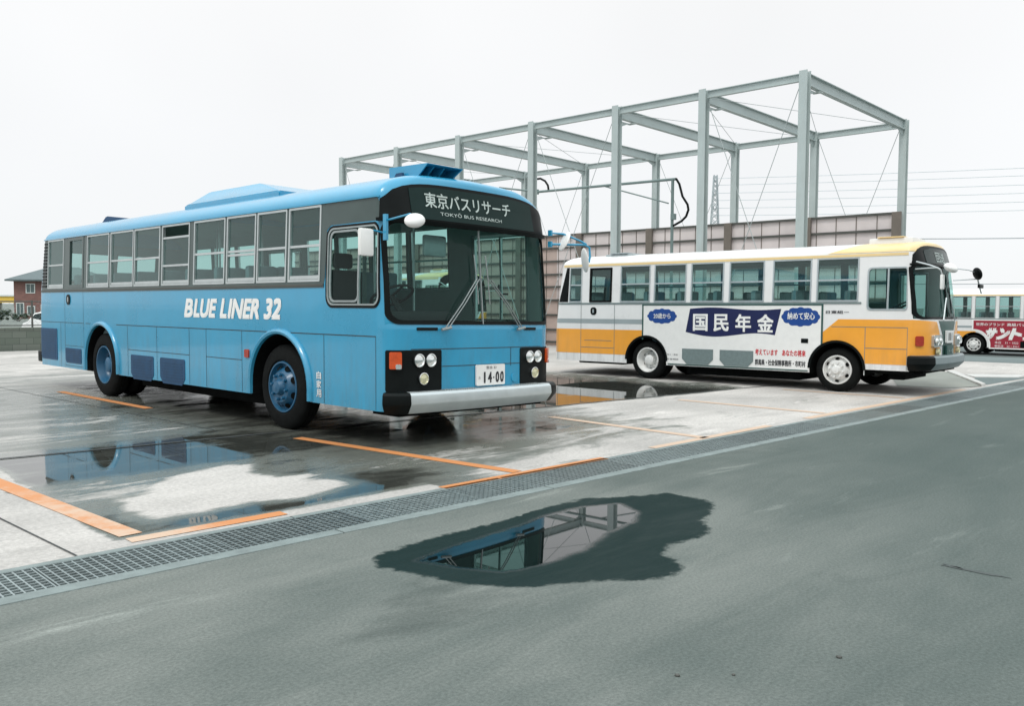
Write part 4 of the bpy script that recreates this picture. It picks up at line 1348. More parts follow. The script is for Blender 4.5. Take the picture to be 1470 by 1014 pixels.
    B.text("plate_lettering", "・・06", -.10, .675, .16, .765, M_SIGNTXT, npl, .02, off=.053, front=True)
    sec = [(.66, .01), (.655, .10), (.63, .13), (.53, .14), (.50, .125), (.42, .05), (.41, .01)]
    def bump(us, mat, name, par):
        bm = bmesh.new()
        rows = [[bm.verts.new(B.at(u, z, off)) for z, off in sec] for u in us]
        for a, b_ in zip(rows, rows[1:]):
            for i in range(len(sec) - 1): bm.faces.new((a[i], b_[i], b_[i + 1], a[i + 1]))
        bm.faces.new(rows[0]); bm.faces.new(rows[-1][::-1])
        bmesh.ops.recalc_face_normals(bm, faces=bm.faces[:])
        return B.put(name, bm, mat, par, 30)
    M_BG = pmat("bumper_grey", (0.20, 0.25, 0.26), 0.4, metal=.2, var=.1, scale=5)
    bp = bump([B.sx(-.85 + 1.7 * i / 16) for i in range(17)], M_BG, "bumper", root)
    bump([-.28 + (B.sx(-.852) + .28) * i / 8 for i in range(9)], M_BLACK, "bumper_end", bp)
    bump([B.sx(.852) + (B.sl(.28) - B.sx(.852)) * i / 8 for i in range(9)], M_BLACK, "bumper_end", bp)
    bm = bmesh.new()
    bx(bm, -.95, .95, .12, .6, .36, .64)
    B.put("front_apron", bm, M_UNDER, root, None)
    # mirrors
    bm = bmesh.new()
    tube(bm, [(-1.06, .24, 2.20), (-1.16, .0, 2.13), (-1.17, -.12, 2.08), (-1.165, -.16, 2.05), (-1.16, -.18, 1.98)], .014, 8)
    tube(bm, [(-1.06, .25, 2.08), (-1.16, .02, 2.085), (-1.17, -.12, 2.085)], .012, 8)
    B.put("mirror_arm", bm, M_ALU, root, 40)
    bm = bmesh.new()
    bmesh.ops.create_uvsphere(bm, u_segments=18, v_segments=10, radius=1, matrix=Matrix.Translation((-1.15, -.30, 2.08)) @ Matrix.Rotation(R(30), 4, 'X') @ Matrix.Diagonal((.13, .11, .065, 1)))
    B.put("round_mirror", bm, M_LETTER, root, 50)
    bm = bmesh.new()
    bx(bm, -1.225, -1.10, -.21, -.165, 1.74, 1.98, bevel=.02)
    B.put("wing_mirror", bm, M_LETTER, root, 50)
    bm = bmesh.new()
    tube(bm, [(1.0, .16, 2.17), (1.2, .0, 2.15), (1.36, -.1, 2.10)], .009, 8)
    tube(bm, [(1.03, .2, 1.96), (1.25, .0, 1.98), (1.45, -.1, 1.99)], .009, 8)
    tube(bm, [(1.36, -.1, 2.12), (1.46, -.1, 1.98), (1.56, -.1, 1.88), (1.74, -.1, 1.74)], .014, 8)
    B.put("mirror_arm", bm, M_STEELB, root, 40)
    bm = bmesh.new()
    bmesh.ops.create_uvsphere(bm, u_segments=18, v_segments=10, radius=1, matrix=Matrix.Translation((1.33, -.12, 2.085)) @ Matrix.Rotation(R(45), 4, 'Z') @ Matrix.Rotation(R(-15), 4, 'X') @ Matrix.Diagonal((.125, .05, .115, 1)))
    B.put("round_mirror", bm, M_BLACK, root, 50)
    bm = bmesh.new()
    bx(bm, 1.48, 1.78, -.13, -.09, 1.83, 1.90, bevel=.015)
    B.put("wing_mirror", bm, M_BLACK, root, 50)
    # roof ventilators
    for y, w in ((.75, .36), (3.9, .0), (6.25, .35)):
        if not w: continue
        bm = bmesh.new()
        vs = bx(bm, -.75, -.05, y - w, y + w, 2.48, 2.575 if y > 2 else 2.635, bevel=.025)
        v_ = B.put("roof_ventilator", bm, M_GREYP if y > 2 else M_WHITE, root, 40)
        bm = bmesh.new()
        bx(bm, -.78, -.02, y - w * .6, y + w * .6, 2.576 if y > 2 else 2.636, 2.60 if y > 2 else 2.655, bevel=.008)
        B.put("ventilator_lid", bm, M_GREYP if y > 2 else M_CREAM, v_, 40)
    # interior
    bm = bmesh.new()
    bx(bm, -.98, .98, .25, .6, .9, 1.28, bevel=.04)
    B.put("dashboard", bm, M_DASH, root, 40)
    bm = bmesh.new()
    cw = Vector((-.58, .66, 1.46)); ax = Matrix.Rotation(R(-28), 3, 'X')
    tube(bm, [cw + ax @ Vector((.21 * math.cos(2 * math.pi * i / 20), .21 * math.sin(2 * math.pi * i / 20), 0)) for i in range(21)], .016, 6)
    tube(bm, [cw, cw + ax @ Vector((0, -.1, -.5))], .03, 6)
    tube(bm, [cw - Vector((.21, 0, 0)), cw + Vector((.21, 0, 0))], .012, 6)
    B.put("steering_wheel", bm, M_DASH, root, 40)
    bm = bmesh.new()
    bx(bm, -.82, -.38, 1.0, 1.42, 1.05, 1.17, bevel=.04)
    bx(bm, -.81, -.39, 1.38, 1.5, 1.15, 1.75, bevel=.04)
    B.put("driver_seat", bm, M_SEAT, root, 40)
    seats(B, root, [1.9 + .78 * i for i in range(7)], .75, w=.74)
    return root, B


def place(root, B, x, y, th):
    root.location = (x + B.hw * math.cos(th) - B.L / 2 * math.sin(th), y + B.hw * math.sin(th) + B.L / 2 * math.cos(th), 0)
    root.rotation_euler = (0, 0, th)


# ------------------------------------------------------------------ the white bus with the red advert
def build_red_ad_bus():
    root = empty("white_bus", label="white bus with a big red advert panel parked farthest back on the lower road", cat="bus")
    B = Bus(9.0, 2.3, .32, 1.55, 2.52, 2.82, .30, .22, .08, front=[(0, 0), (1.3, 0), (2.52, .12), (2.82, .15)], rear=[(0, 0), (1.5, .0), (2.5, .2)], tumble=.03)
    WRY, WF, RAD = 6.82, 2.4, .43
    wz0, wz1 = 1.56, 2.50
    right = []
    y = 8.65
    while y > 1.3:
        right.append((y, y - .80)); y -= .92
    holes = [[(-a, wz0), (-b, wz0), (-b, wz1), (-a, wz1)] for a, b in right]
    holes += [[(B.sl(b), wz0), (B.sl(a), wz0), (B.sl(a), wz1), (B.sl(b), wz1)] for a, b in right]
    holes.append([(B.sx(-1.1), 1.3), (B.sx(1.1), 1.3), (B.sx(1.1), 2.4), (B.sx(-1.1), 2.4)])
    ar = []
    for wy in (WF, WRY):
        ar.append(arch_poly(-wy, .43, .53)); holes.append(ar[-1]); holes.append(arch_poly(B.sl(wy), .43, .53))
    B.skins(root, M_WHITE, holes)
    B.floor_and_chassis(root, .9, (WF, WRY), RAD)
    for a, b in right: B.window(root, -a, -b, wz0, wz1, rails=(2.06,))
    for a, b in right: B.window(root, B.sl(b), B.sl(a), wz0, wz1, rails=(2.06,))
    B.patch("windscreen", [(-1.1, 1.3), (1.1, 1.3), (1.1, 2.4), (-1.1, 2.4)], M_GLASSF, root, off=-.005, front=True)
    B.patch("roof_stripe", [(-8.8, 2.51), (-.4, 2.51), (-.4, 2.56), (-8.8, 2.56)], M_CREAM, root, off=.006, depth=.006)
    B.patch("orange_panel", [(B.smin, .5), (-6.75, .5), (-6.75, 1.0), (B.smin, 1.0)], M_ORANGE, root, off=.003, holes=ar)
    B.patch("grey_stripe", [(B.smin, 1.14), (-6.75, 1.14), (-6.75, 1.23), (B.smin, 1.23)], M_GREYP, root, off=.003)
    big = [arch_poly(-WF, .43, .60), arch_poly(-WRY, .43, .60)]
    q = B.patch("advert_panel", [(-6.90, .27), (-3.0, .27), (-3.0, 1.515), (-6.90, 1.515)], M_LETTER, root, off=.006, depth=.006, holes=big)
    big2 = [arch_poly(-WF, .43, .66), arch_poly(-WRY, .43, .66)]
    B.patch("advert_field", [(-6.84, .325), (-3.05, .325), (-3.05, 1.46), (-6.84, 1.46)], M_ADRED, q, off=.009, holes=big2)
    B.text("advert_lettering", "世界のブランド", -6.74, 1.235, -5.66, 1.365, M_LETTER, q, .015, off=.012)
    B.text("advert_lettering", "高級バッグ", -5.56, 1.235, -4.70, 1.365, M_LETTER, q, .015, off=.012)
    for ch, u in (("サ", -6.38), ("ン", -5.90), ("ト", -5.42), ("ノ", -4.92), ("ー", -4.45), ("レ", -3.98)):
        B.text("advert_lettering", ch, u, .66, u + .44, 1.16, M_LETTER, q, .07, off=.012, slant=.35)
    B.text("advert_lettering", "本店　31・1022", -6.0, .49, -5.12, .60, M_LETTER, q, 0, off=.012)
    B.text("advert_lettering", "駅前店　22・3311", -6.0, .345, -5.12, .445, M_LETTER, q, 0, off=.012)
    B.patch("side_grille", rrect(-5.05, .34, -4.1, .62, .03), M_BLACK, root, off=.014, depth=.004)
    B.patch("sill_rail", [(-8.8, 1.515), (-.4, 1.515), (-.4, 1.545), (-8.8, 1.545)], M_GREYG, root, off=.012, depth=.012)
    for wy in (WF, WRY):
        for sgn in (-1, 1):
            n = 16
            bm = bmesh.new()
            pr = [(wy + .53, .3)] + [(wy + .53 * math.cos(math.pi * i / n), .43 + .53 * math.sin(math.pi * i / n)) for i in range(n + 1)] + [(wy - .53, .3)]
            va = [bm.verts.new((sgn * (B.hw - .01), y, z)) for y, z in pr]
            vb = [bm.verts.new((sgn * (B.hw - .55), y, z)) for y, z in pr]
            for i in range(len(pr) - 1): bm.faces.new((va[i], vb[i], vb[i + 1], va[i + 1]))
            bm.faces.new(vb)
            B.put("wheel_well", bm, M_UNDER, root, 40)
    wheel_pair(B, root, WF, RAD, .27, M_RIMW, False, .05, .22)
    wheel_pair(B, root, WRY, RAD, .27, M_RIMW, False, .05, .22)
    bm = bmesh.new()
    bx(bm, -1.1, 1.1, -.1, .1, .4, .62, bevel=.03)
    B.put("bumper", bm, M_GREYG, root, 30)
    seats(B, root, [2.2 + .8 * i for i in range(7)], .8, w=.8)
    return root, B, WRY


# ------------------------------------------------------------------ ground
def drain_up(x): return 5.215 - 0.055 * (x - 1.5)
def drain_lo(x): return drain_up(x) - 0.575


EDGE_X = 29.0          # the yard stops here; the road behind lies lower
LOW = -0.52


def nodes_mix(n, l, fac, a, b):
    m = n.new("ShaderNodeMix"); m.data_type = 'RGBA'
    for i, v in ((0, fac), (6, a), (7, b)):
        if hasattr(v, "is_output") or isinstance(v, bpy.types.NodeSocket): l.new(v, m.inputs[i])
        elif i == 0: m.inputs[0].default_value = v
        else: m.inputs[i].default_value = tuple(v) + (1,)
    return m.outputs[2]


def nodes_noise(n, l, vec, scale, detail=4, rough=.6, stretch=None, distort=0.0):
    if stretch:
        mp = n.new("ShaderNodeMapping"); mp.inputs["Scale"].default_value = stretch
        l.new(vec, mp.inputs[0]); vec = mp.outputs[0]
    t = n.new("ShaderNodeTexNoise")
    t.inputs["Scale"].default_value = scale; t.inputs["Detail"].default_value = detail
    t.inputs["Roughness"].default_value = rough; t.inputs["Distortion"].default_value = distort
    l.new(vec, t.inputs["Vector"])
    return t.outputs[0]


def nodes_math(n, l, op, a, b=0.0, clamp=False):
    m = n.new("ShaderNodeMath"); m.operation = op; m.use_clamp = clamp
    for i, v in ((0, a), (1, b)):
        if isinstance(v, bpy.types.NodeSocket): l.new(v, m.inputs[i])
        else: m.inputs[i].default_value = v
    return m.outputs[0]


def nodes_range(n, l, v, a, b, c=0.0, d=1.0, smooth=True):
    m = n.new("ShaderNodeMapRange"); m.clamp = True
    if smooth: m.interpolation_type = 'SMOOTHSTEP'
    l.new(v, m.inputs[0])
    for i, q in ((1, a), (2, b), (3, c), (4, d)): m.inputs[i].default_value = q
    return m.outputs[0]


def ground_mat(name, dry_lo, dry_hi, damp, speck, wet_attr, bump, nscale, patch_scale, edge_noise, damp_rough, scuff, shift=None, spec0=.22, edge=(3.2, .24, .46, .50, .80)):
    """dry surface, darkened where damp, mirror-smooth where water stands; 'wet' comes from the mesh"""
    m = bpy.data.materials.new(name); m.use_nodes = True
    n, l = m.node_tree.nodes, m.node_tree.links
    b = n["Principled BSDF"]
    tc = n.new("ShaderNodeTexCoord"); v = tc.outputs["Object"]
    big = nodes_noise(n, l, v, patch_scale, 6, .62)
    streak = nodes_noise(n, l, v, .9, 6, .65, (.35, 1.6, 1), .6)
    fine = nodes_noise(n, l, v, nscale, 3, .7)
    grain = nodes_noise(n, l, v, nscale * 4.2, 2, .6)
    mixed = nodes_math(n, l, 'ADD', nodes_math(n, l, 'MULTIPLY', big, .6), nodes_math(n, l, 'MULTIPLY', streak, .4))
    base = nodes_mix(n, l, nodes_range(n, l, mixed, .36, .64), dry_lo, dry_hi)
    # pale rubbed streaks and faint darker drag marks
    sk = nodes_noise(n, l, v, 1.1, 5, .6, (.5, 2.6, 1), .4)
    base = nodes_mix(n, l, nodes_math(n, l, 'MULTIPLY', nodes_range(n, l, sk, .60, .74), scuff), base, [min(1, c * 1.6) for c in dry_hi])
    sk2 = nodes_noise(n, l, v, .55, 6, .65, (.8, 1.9, 1), .7)
    base = nodes_mix(n, l, nodes_math(n, l, 'MULTIPLY', nodes_range(n, l, sk2, .56, .72), scuff), base, [c * .78 for c in dry_lo])
    if shift:  # darker asphalt to the right, with corner vignette put into the colour
        sx_ = n.new("ShaderNodeSeparateXYZ"); l.new(v, sx_.inputs[0])
        g_ = nodes_math(n, l, 'ADD', nodes_math(n, l, 'SUBTRACT', sx_.outputs[0], nodes_math(n, l, 'MULTIPLY', sx_.outputs[1], 1.2)), nodes_math(n, l, 'MULTIPLY', big, 3.0))
        base = nodes_mix(n, l, nodes_math(n, l, 'MULTIPLY', nodes_range(n, l, g_, shift[0], shift[1]), .75), base, shift[2])
    sp = nodes_range(n, l, fine, .35, .65, 1 - speck, 1 + speck, False)
    gr = nodes_range(n, l, grain, .3, .7, 1 - speck * 2.2, 1 + speck * 2.2, False)
    sc = n.new("ShaderNodeVectorMath"); sc.operation = 'SCALE'
    l.new(base, sc.inputs[0]); l.new(nodes_math(n, l, 'MULTIPLY', sp, gr), sc.inputs["Scale"])
    at = n.new("ShaderNodeAttribute"); at.attribute_name = "wet"
    w = at.outputs["Fac"]
    en = nodes_noise(n, l, v, edge[0], 8, .72)
    es = nodes_noise(n, l, v, 1.3, 7, .68, (.45, 1.7, 1), .8)
    e2 = nodes_math(n, l, 'ADD', nodes_math(n, l, 'MULTIPLY', nodes_math(n, l, 'SUBTRACT', en, .5), edge_noise[0]), nodes_math(n, l, 'MULTIPLY', nodes_math(n, l, 'SUBTRACT', es, .5), edge_noise[1]))
    ww = nodes_math(n, l, 'ADD', w, e2)
    dampf = nodes_range(n, l, ww, edge[1], edge[2])
    filmf = nodes_range(n, l, ww, edge[3], edge[4])
    dcol = nodes_mix(n, l, filmf, damp, [q * .28 for q in damp])
    c = nodes_mix(n, l, dampf, sc.outputs[0], dcol)
    # damp stays textured
    c2 = n.new("ShaderNodeVectorMath"); c2.operation = 'SCALE'
    l.new(c, c2.inputs[0]); l.new(nodes_range(n, l, fine, .3, .7, .85, 1.15, False), c2.inputs["Scale"])
    l.new(c2.outputs[0], b.inputs["Base Color"])
    drough = nodes_range(n, l, es, .34, .66, damp_rough[0], damp_rough[1])
    r1 = nodes_math(n, l, 'ADD', nodes_math(n, l, 'MULTIPLY', nodes_math(n, l, 'SUBTRACT', 1.0, dampf), .82), nodes_math(n, l, 'MULTIPLY', dampf, drough))
    r2_ = nodes_math(n, l, 'MULTIPLY', r1, nodes_math(n, l, 'SUBTRACT', 1.0, nodes_math(n, l, 'MULTIPLY', filmf, .975)))
    l.new(r2_, b.inputs["Roughness"])
    l.new(nodes_math(n, l, 'ADD', spec0, nodes_math(n, l, 'MULTIPLY', filmf, .5 - spec0)), b.inputs["Specular IOR Level"])
    bp = n.new("ShaderNodeBump"); bp.inputs["Distance"].default_value = .004
    l.new(nodes_math(n, l, 'ADD', nodes_math(n, l, 'MULTIPLY', fine, .35), grain), bp.inputs["Height"])
    l.new(nodes_math(n, l, 'MULTIPLY', nodes_math(n, l, 'SUBTRACT', 1.0, filmf), bump), bp.inputs["Strength"])
    l.new(bp.outputs[0], b.inputs["Normal"])
    return m


M_ASPH = ground_mat("asphalt", (.104, .124, .116), (.200, .215, .199), (.010, .024, .023), .05, "wet", .30, 60, .22, (.16, .10), (.5, .7), .80, (1.0, 8.0, (.074, .098, .093)), spec0=.06, edge=(9.0, .34, .385, .55, .68))
M_CONC = ground_mat("concrete", (.36, .345, .325), (.53, .505, .475), (.150, .158, .138), .035, "wet", .10, 30, .35, (.30, 1.0), (.08, .40), .45, spec0=.45)


def sdist(x, y, P):
    """signed distance to a polygon, positive inside"""
    d = 1e9
    j = len(P) - 1
    for i in range(len(P)):
        ax, ay = P[j]; bx_, by_ = P[i]
        ex, ey = bx_ - ax, by_ - ay
        t = max(0, min(1, ((x - ax) * ex + (y - ay) * ey) / (ex * ex + ey * ey + 1e-12)))
        d = min(d, math.hypot(x - ax - t * ex, y - ay - t * ey)); j = i
    return d if inpoly(x, y, P) else -d


def ladder(a, fine_a, fine_b, b, fine, coarse):
    """grid lines: coarse outside, fine between fine_a and fine_b"""
    r = []
    x = fine_a
    while x < fine_b: r.append(x); x += fine
    r.append(fine_b)
    x, st = fine_b, fine
    while x < b - 1e-6:
        st = min(coarse, st * 1.5); x = min(b, x + st); r.append(x)
    x, st = fine_a, fine
    while x > a + 1e-6:
        st = min(coarse, st * 1.5); x = max(a, x - st); r.insert(0, x)
    return r


def sheet(name, xs, ys, fz, fy, fw, mat):
    """fy(x,y) may bend a row to the edge of the drain; fw gives the wetness"""
    me = bpy.data.meshes.new(name)
    V = [(x, fy(x, y), fz(x, y)) for y in ys for x in xs]
    nx = len(xs)
    F = [(j * nx + i, j * nx + i + 1, (j + 1) * nx + i + 1, (j + 1) * nx + i) for j in range(len(ys) - 1) for i in range(nx - 1)]
    me.from_pydata(V, [], F)
    a = me.attributes.new("wet", 'FLOAT', 'POINT')
    a.data.foreach_set("value", [fw(v[0], v[1]) for v in V])
    me.materials.append(mat)
    me.shade_smooth()
    o = bpy.data.objects.new(name, me); col.objects.link(o)
    o["kind"] = "structure"
    return o


PUD = [(3.02, 3.81), (3.16, 3.96), (3.47, 3.99), (3.76, 4.0), (4.19, 3.98), (4.47, 3.95), (4.78, 4.02), (5.2, 4.01), (5.49, 3.78), (5.81, 3.65), (5.8, 3.39), (5.75, 3.2), (5.41, 3.03), (5.23, 3.0), (5.05, 2.83), (4.83, 2.78), (4.53, 2.84), (4.34, 2.75), (4.22, 2.54), (4.09, 2.47), (3.94, 2.5), (3.71, 2.68), (3.29, 2.96), (3.14, 3.19), (3.08, 3.44), (3.04, 3.65)]
WAT = [(3.27, 3.69), (3.62, 3.75), (4.2, 3.78), (4.57, 3.85), (4.96, 3.83), (5.22, 3.69), (5.1, 3.46), (4.86, 3.33), (4.56, 3.3), (4.36, 3.24), (4.1, 3.16), (3.72, 3.15), (3.46, 3.21), (3.33, 3.45)]
DRY = [(2.73, 6.54), (2.61, 5.96), (2.68, 5.74), (2.92, 5.74), (3.18, 5.73), (3.38, 5.74), (3.75, 5.58), (4.08, 5.67), (4.24, 5.77), (4.27, 5.94), (4.08, 6.07), (4.28, 6.3), (4.08, 6.43), (4.0, 6.75), (4.24, 7.07), (4.03, 7.2), (3.7, 7.14), (3.39, 7.0), (3.05, 6.61)]


def clamp(v, a=0.0, b=1.0): return max(a, min(b, v))


def wet_asph(x, y):
    if not (2 < x < 7 and 1.5 < y < 5): return 0.0
    d = sdist(x, y, PUD)
    w = clamp(.36 + d / .30 * .25, 0, .46)
    dw = sdist(x, y, WAT)
    return max(w, clamp(.66 + dw / .16 * .28, 0, 1.0)) if d > -.05 else clamp(.36 + d / .10 * .20, 0, 1)


def seam_y(x): return 9.0 - 0.135 * (x - 2.6)


def wet_conc(x, y):
    w = 0.0
    # the bay beside the blue bus and under it
    left = 2.22 + (.22 if y > 7.4 else 0) + .05 * math.sin(y * 3.1)
    if x < left:
        base = 0.0
        if y > 10: base = clamp((x - 1.0 - (y - 10) * .02) / 3, 0, .42)
        return base
    bay = .72 if y < 5.8 else .72 - clamp((y - 5.8) / .5) * .22 if y < 7.3 else .50 + clamp((y - 7.3) / .3) * .36 if y < 8.7 else .86 - clamp((y - 8.7) / .7) * .42
    w = clamp((x - left) / .12, 0, 1) * bay
    if y < 9 and x < 4.7:
        d = sdist(x, y, DRY)
        if d > -.5: w = min(w, clamp(.36 - d / .13 * .25, -.3, .80))
        w = min(w, clamp((y - drain_up(x) - .10) / .20, 0, 1) * .78 + .0)
    # between the bays, towards the drain: drying streaks
    if x >= 4.7:
        t = clamp((x - 4.7) / .9)
        near = clamp((y - (drain_up(x) + .25)) / 2.6)           # 0 at the drain, 1 under the bus
        dryish = .22 + .50 * near ** .8
        if x > 8.0: dryish = dryish * clamp(1 - (x - 8.0) / 2.2) + .16 * clamp((x - 8.0) / 2.2)
        far = clamp((y - seam_y(x)) / .25 + .5)
        wet_far = .84 if x < 13.2 else clamp(.84 - (x - 13.2) * .35, .1, .84)
        if x > 14.3 and y < 6.0: wet_far = .05
        if x < 8.3 and y > 6.4: dryish = dryish * .3 + .66 * .7
        if x < 8.4: wet_far = .64
        elif x < 9.0: wet_far = .64 + (x - 8.4) / .6 * .20
        v2 = dryish * (1 - far) + wet_far * far
        w = w * (1 - t) + v2 * t
    if y > 13: w = min(w, .50 - clamp((y - 13) / 10) * .28)
    if x > 18: w = min(w, .25)
    return w


ys_n = ladder(0.0, 0.0, 1.0, 1.0, .016, .05)
xs = ladder(-60, 0.4, 20, EDGE_X, .075, 6)
asx = ladder(-60, 2.4, 6.6, EDGE_X, .035, 5)
asy = ladder(-60, 2.1, 4.55, 4.60, .035, 5)


def bend_asph(x, y):
    # the top rows follow the drain
    t = clamp((y + 10) / 14.6)
    return y + t * (drain_lo(x) - .045 - 4.60)


sheet("asphalt_yard", asx, asy, lambda x, y: 0.0, bend_asph, wet_asph, M_ASPH)
pxs = ladder(-40, .5, 19, EDGE_X, .07, 4)
pys = ladder(5.2, 5.2, 11.5, 29.0, .07, 1.2)


def bend_pad(x, y):
    t = clamp(1 - (y - 5.2) / 3.0)
    return y + t * (drain_up(x) + .012 - 5.2)


sheet("concrete_pad", pxs, pys, lambda x, y: 0.0, bend_pad, wet_conc, M_CONC)

M_ROADX = pmat("paving_grey", (.115, .15, .148), .8, var=.12, scale=.7)
# lower ground all round, out to the horizon, and the faces of the yard edge
M_FAR = pmat("far_ground", (.16, .185, .165), .9, var=.25, scale=.05)
bm = bmesh.new()
S = 3000
ring0 = [(-60, -60), (EDGE_X, -60), (EDGE_X, 29.3), (-60, 29.3)]
vs = [bm.verts.new((x, y, LOW)) for x, y in ((-S, -S), (S, -S), (S, S), (-S, S))]
bm.faces.new(vs)
props(obj("far_ground", bm, M_FAR), kind="structure")
M_ROAD = pmat("lower_road", (.10, .125, .122), .8, var=.15, scale=.4, bump=.1, bscale=20)
bm = bmesh.new()
v = [bm.verts.new(p) for p in ((30.5, -60, LOW + .006), (70, -60, LOW + .006), (70, 60, LOW + .006), (30.5, 60, LOW + .006))]
bm.faces.new(v)
props(obj("road", bm, M_ROAD), kind="structure")
bm = bmesh.new()
v = [bm.verts.new(p) for p in ((EDGE_X, -60, 0), (EDGE_X + .02, -60, 0), (EDGE_X + 1.5, -60, LOW + .01), (EDGE_X, -60, LOW))]
prism(bm, [(EDGE_X, 0.0), (EDGE_X + 1.6, LOW + .012), (EDGE_X, LOW - .1)], -60, 29, axis='Y')
bmesh.ops.delete(bm, geom=v, context='VERTS')
props(obj("bank", bm, pmat("bank_concrete", (.34, .36, .34), .85, var=.15, scale=1)), kind="structure")

# drain: trench, kerbs, gratings
bm = bmesh.new()
xa, xb = -12.0, 28.9
def strip(bm, off0, z0, off1, z1, n=1):
    v = [bm.verts.new(p) for p in ((xa, drain_up(xa) + off0, z0), (xb, drain_up(xb) + off0, z0), (xb, drain_up(xb) + off1, z1), (xa, drain_up(xa) + off1, z1))]
    bm.faces.new(v)
strip(bm, .03, -.02, .03, -.30); strip(bm, .03, -.30, -.64, -.30); strip(bm, -.64, -.30, -.64, -.02)
bmesh.ops.recalc_face_normals(bm, faces=bm.faces[:])
props(obj("drain_channel", bm, M_TRENCH), kind="structure")
ang = -math.atan(0.055)
KL = 1.98
kn = 15
def kerb_bm(w, L, h):
    b = bmesh.new(); bx(b, 0, L - .012, 0, w, -.12, h, bevel=.006); return b
def along(x, off): return (x, drain_up(x) + off, 0)
proto = obj("drain_kerb", kerb_bm(.115, KL, .006), M_KERB, smooth=30); proto["kind"] = "structure"
proto2 = obj("drain_edge", kerb_bm(.06, KL, .004), M_KERB, smooth=30); proto2["kind"] = "structure"
for i in range(kn):
    x = -.62 + i * KL * math.cos(ang)
    for p, off in ((proto, -.617), (proto2, -.052)):
        o = p if i == 0 else p.copy()
        if i: col.objects.link(o)
        o.location = along(x, off); o.rotation_euler = (0, 0, ang)
# one grating panel of bearing bars and cross bars
GL, GW = .99, .455
bm = bmesh.new()
bx(bm, 0, GL - .01, 0, .012, -.03, .001); bx(bm, 0, GL - .01, GW - .012, GW, -.03, .001)
bx(bm, 0, .008, .012, GW - .012, -.03, .001); bx(bm, GL - .018, GL - .01, .012, GW - .012, -.03, .001)
nb = 9
for k in range(1, nb): y = GW * k / nb; bx(bm, .008, GL - .018, y - .0045, y + .0045, -.022, -.001)
nc = 20
for k in range(1, nc): x = (GL - .01) * k / nc; bx(bm, x - .0045, x + .0045, .012, GW - .012, -.026, -.0005)
gp = obj("drain_grating", bm, M_GRATE)
props(gp, "galvanised steel grating panel in the long drain between concrete and asphalt", "grating", "gratings of the drain")
for i in range(30):
    x = -.3 + i * GL * math.cos(ang)
    o = gp if i == 0 else gp.copy()
    if i: col.objects.link(o)
    o.location = along(x, -.503); o.rotation_euler = (0, 0, ang)

n, l = M_GRATE.node_tree.nodes, M_GRATE.node_tree.links
b = n["Principled BSDF"]
oi = n.new("ShaderNodeObjectInfo")
src = b.inputs["Base Color"].links[0].from_socket
sv = n.new("ShaderNodeVectorMath"); sv.operation = 'SCALE'
l.new(src, sv.inputs[0]); l.new(nodes_range(n, l, oi.outputs["Random"], 0, 1, .60, .95, False), sv.inputs["Scale"])
l.new(sv.outputs[0], b.inputs["Base Color"])
# painted lines on the pad
M_LINE = bpy.data.materials.new("orange_line_paint"); M_LINE.use_nodes = True
n, l = M_LINE.node_tree.nodes, M_LINE.node_tree.links
b = n["Principled BSDF"]
t = n.new("ShaderNodeTexCoord"); v = t.outputs["Object"]
w1 = nodes_noise(n, l, v, 5, 8, .75)
w2 = nodes_noise(n, l, v, .5, 3, .5)
wear = nodes_math(n, l, 'ADD', nodes_math(n, l, 'MULTIPLY', w1, .6), nodes_math(n, l, 'MULTIPLY', w2, .55))
at = n.new("ShaderNodeAttribute"); at.attribute_name = "fade"
wear = nodes_math(n, l, 'ADD', wear, at.outputs["Fac"])
l.new(nodes_mix(n, l, nodes_range(n, l, wear, .62, .86), (.56, .225, .075), (.56, .41, .30)), b.inputs["Base Color"])
b.inputs["Roughness"].default_value = .6


def line(pts, fade, w=.14):
    bm = bmesh.new()
    lay = bm.verts.layers.float.new("fade")
    (x0, y0), (x1, y1) = pts
    d = Vector((x1 - x0, y1 - y0)); q = Vector((-d.y, d.x)).normalized() * w / 2
    n_ = max(2, int(d.length / .3))
    rows = []
    for i in range(n_ + 1):
        p = Vector((x0, y0)) + d * i / n_
        a, c = bm.verts.new((p.x + q.x, p.y + q.y, .004)), bm.verts.new((p.x - q.x, p.y - q.y, .004))
        for vv in (a, c): vv[lay] = fade[0] + (fade[1] - fade[0]) * i / n_
        rows.append((a, c))
    for (a, c), (e_, g) in zip(rows, rows[1:]): bm.faces.new((a, c, g, e_))
    bmesh.ops.recalc_face_normals(bm, faces=bm.faces[:])
    for f in bm.faces:
        if f.normal.z < 0: f.normal_flip()
    return props(obj("parking_line", bm, M_LINE), kind="structure")


def yl(x, o): return drain_up(x) + o
line(((2.37, yl(2.37, .27)), (2.30, 9.4)), (.17, -.02), .15)
line(((2.30, yl(2.3, .14)), (3.36, yl(3.36, .13))), (.34, -.14), .12)
line(((5.62, yl(5.62, .08)), (5.385, 8.12)), (-.02, -.12), .13)
line(((4.70, yl(4.70, .01)), (6.72, yl(6.72, -.02) + .02)), (0, .05), .11)
line(((8.56, yl(8.56, .05)), (8.74, 7.3)), (.40, .26), .13)
line(((7.55, yl(7.55, .0) + .05), (10.0, yl(10., .0) + .08)), (.38, .4), .11)
line(((11.72, 4.85), (11.78, 7.2)), (.38, .36), .13)
line(((11.0, yl(11, .1)), (17.0, yl(17, .12))), (.34, .26), .12)
line(((5.50, 15.2), (5.47, 11.9)), (-.1, .0), .13)
line(((14.65, 4.75), (14.6, 6.8)), (.38, .4), .13)
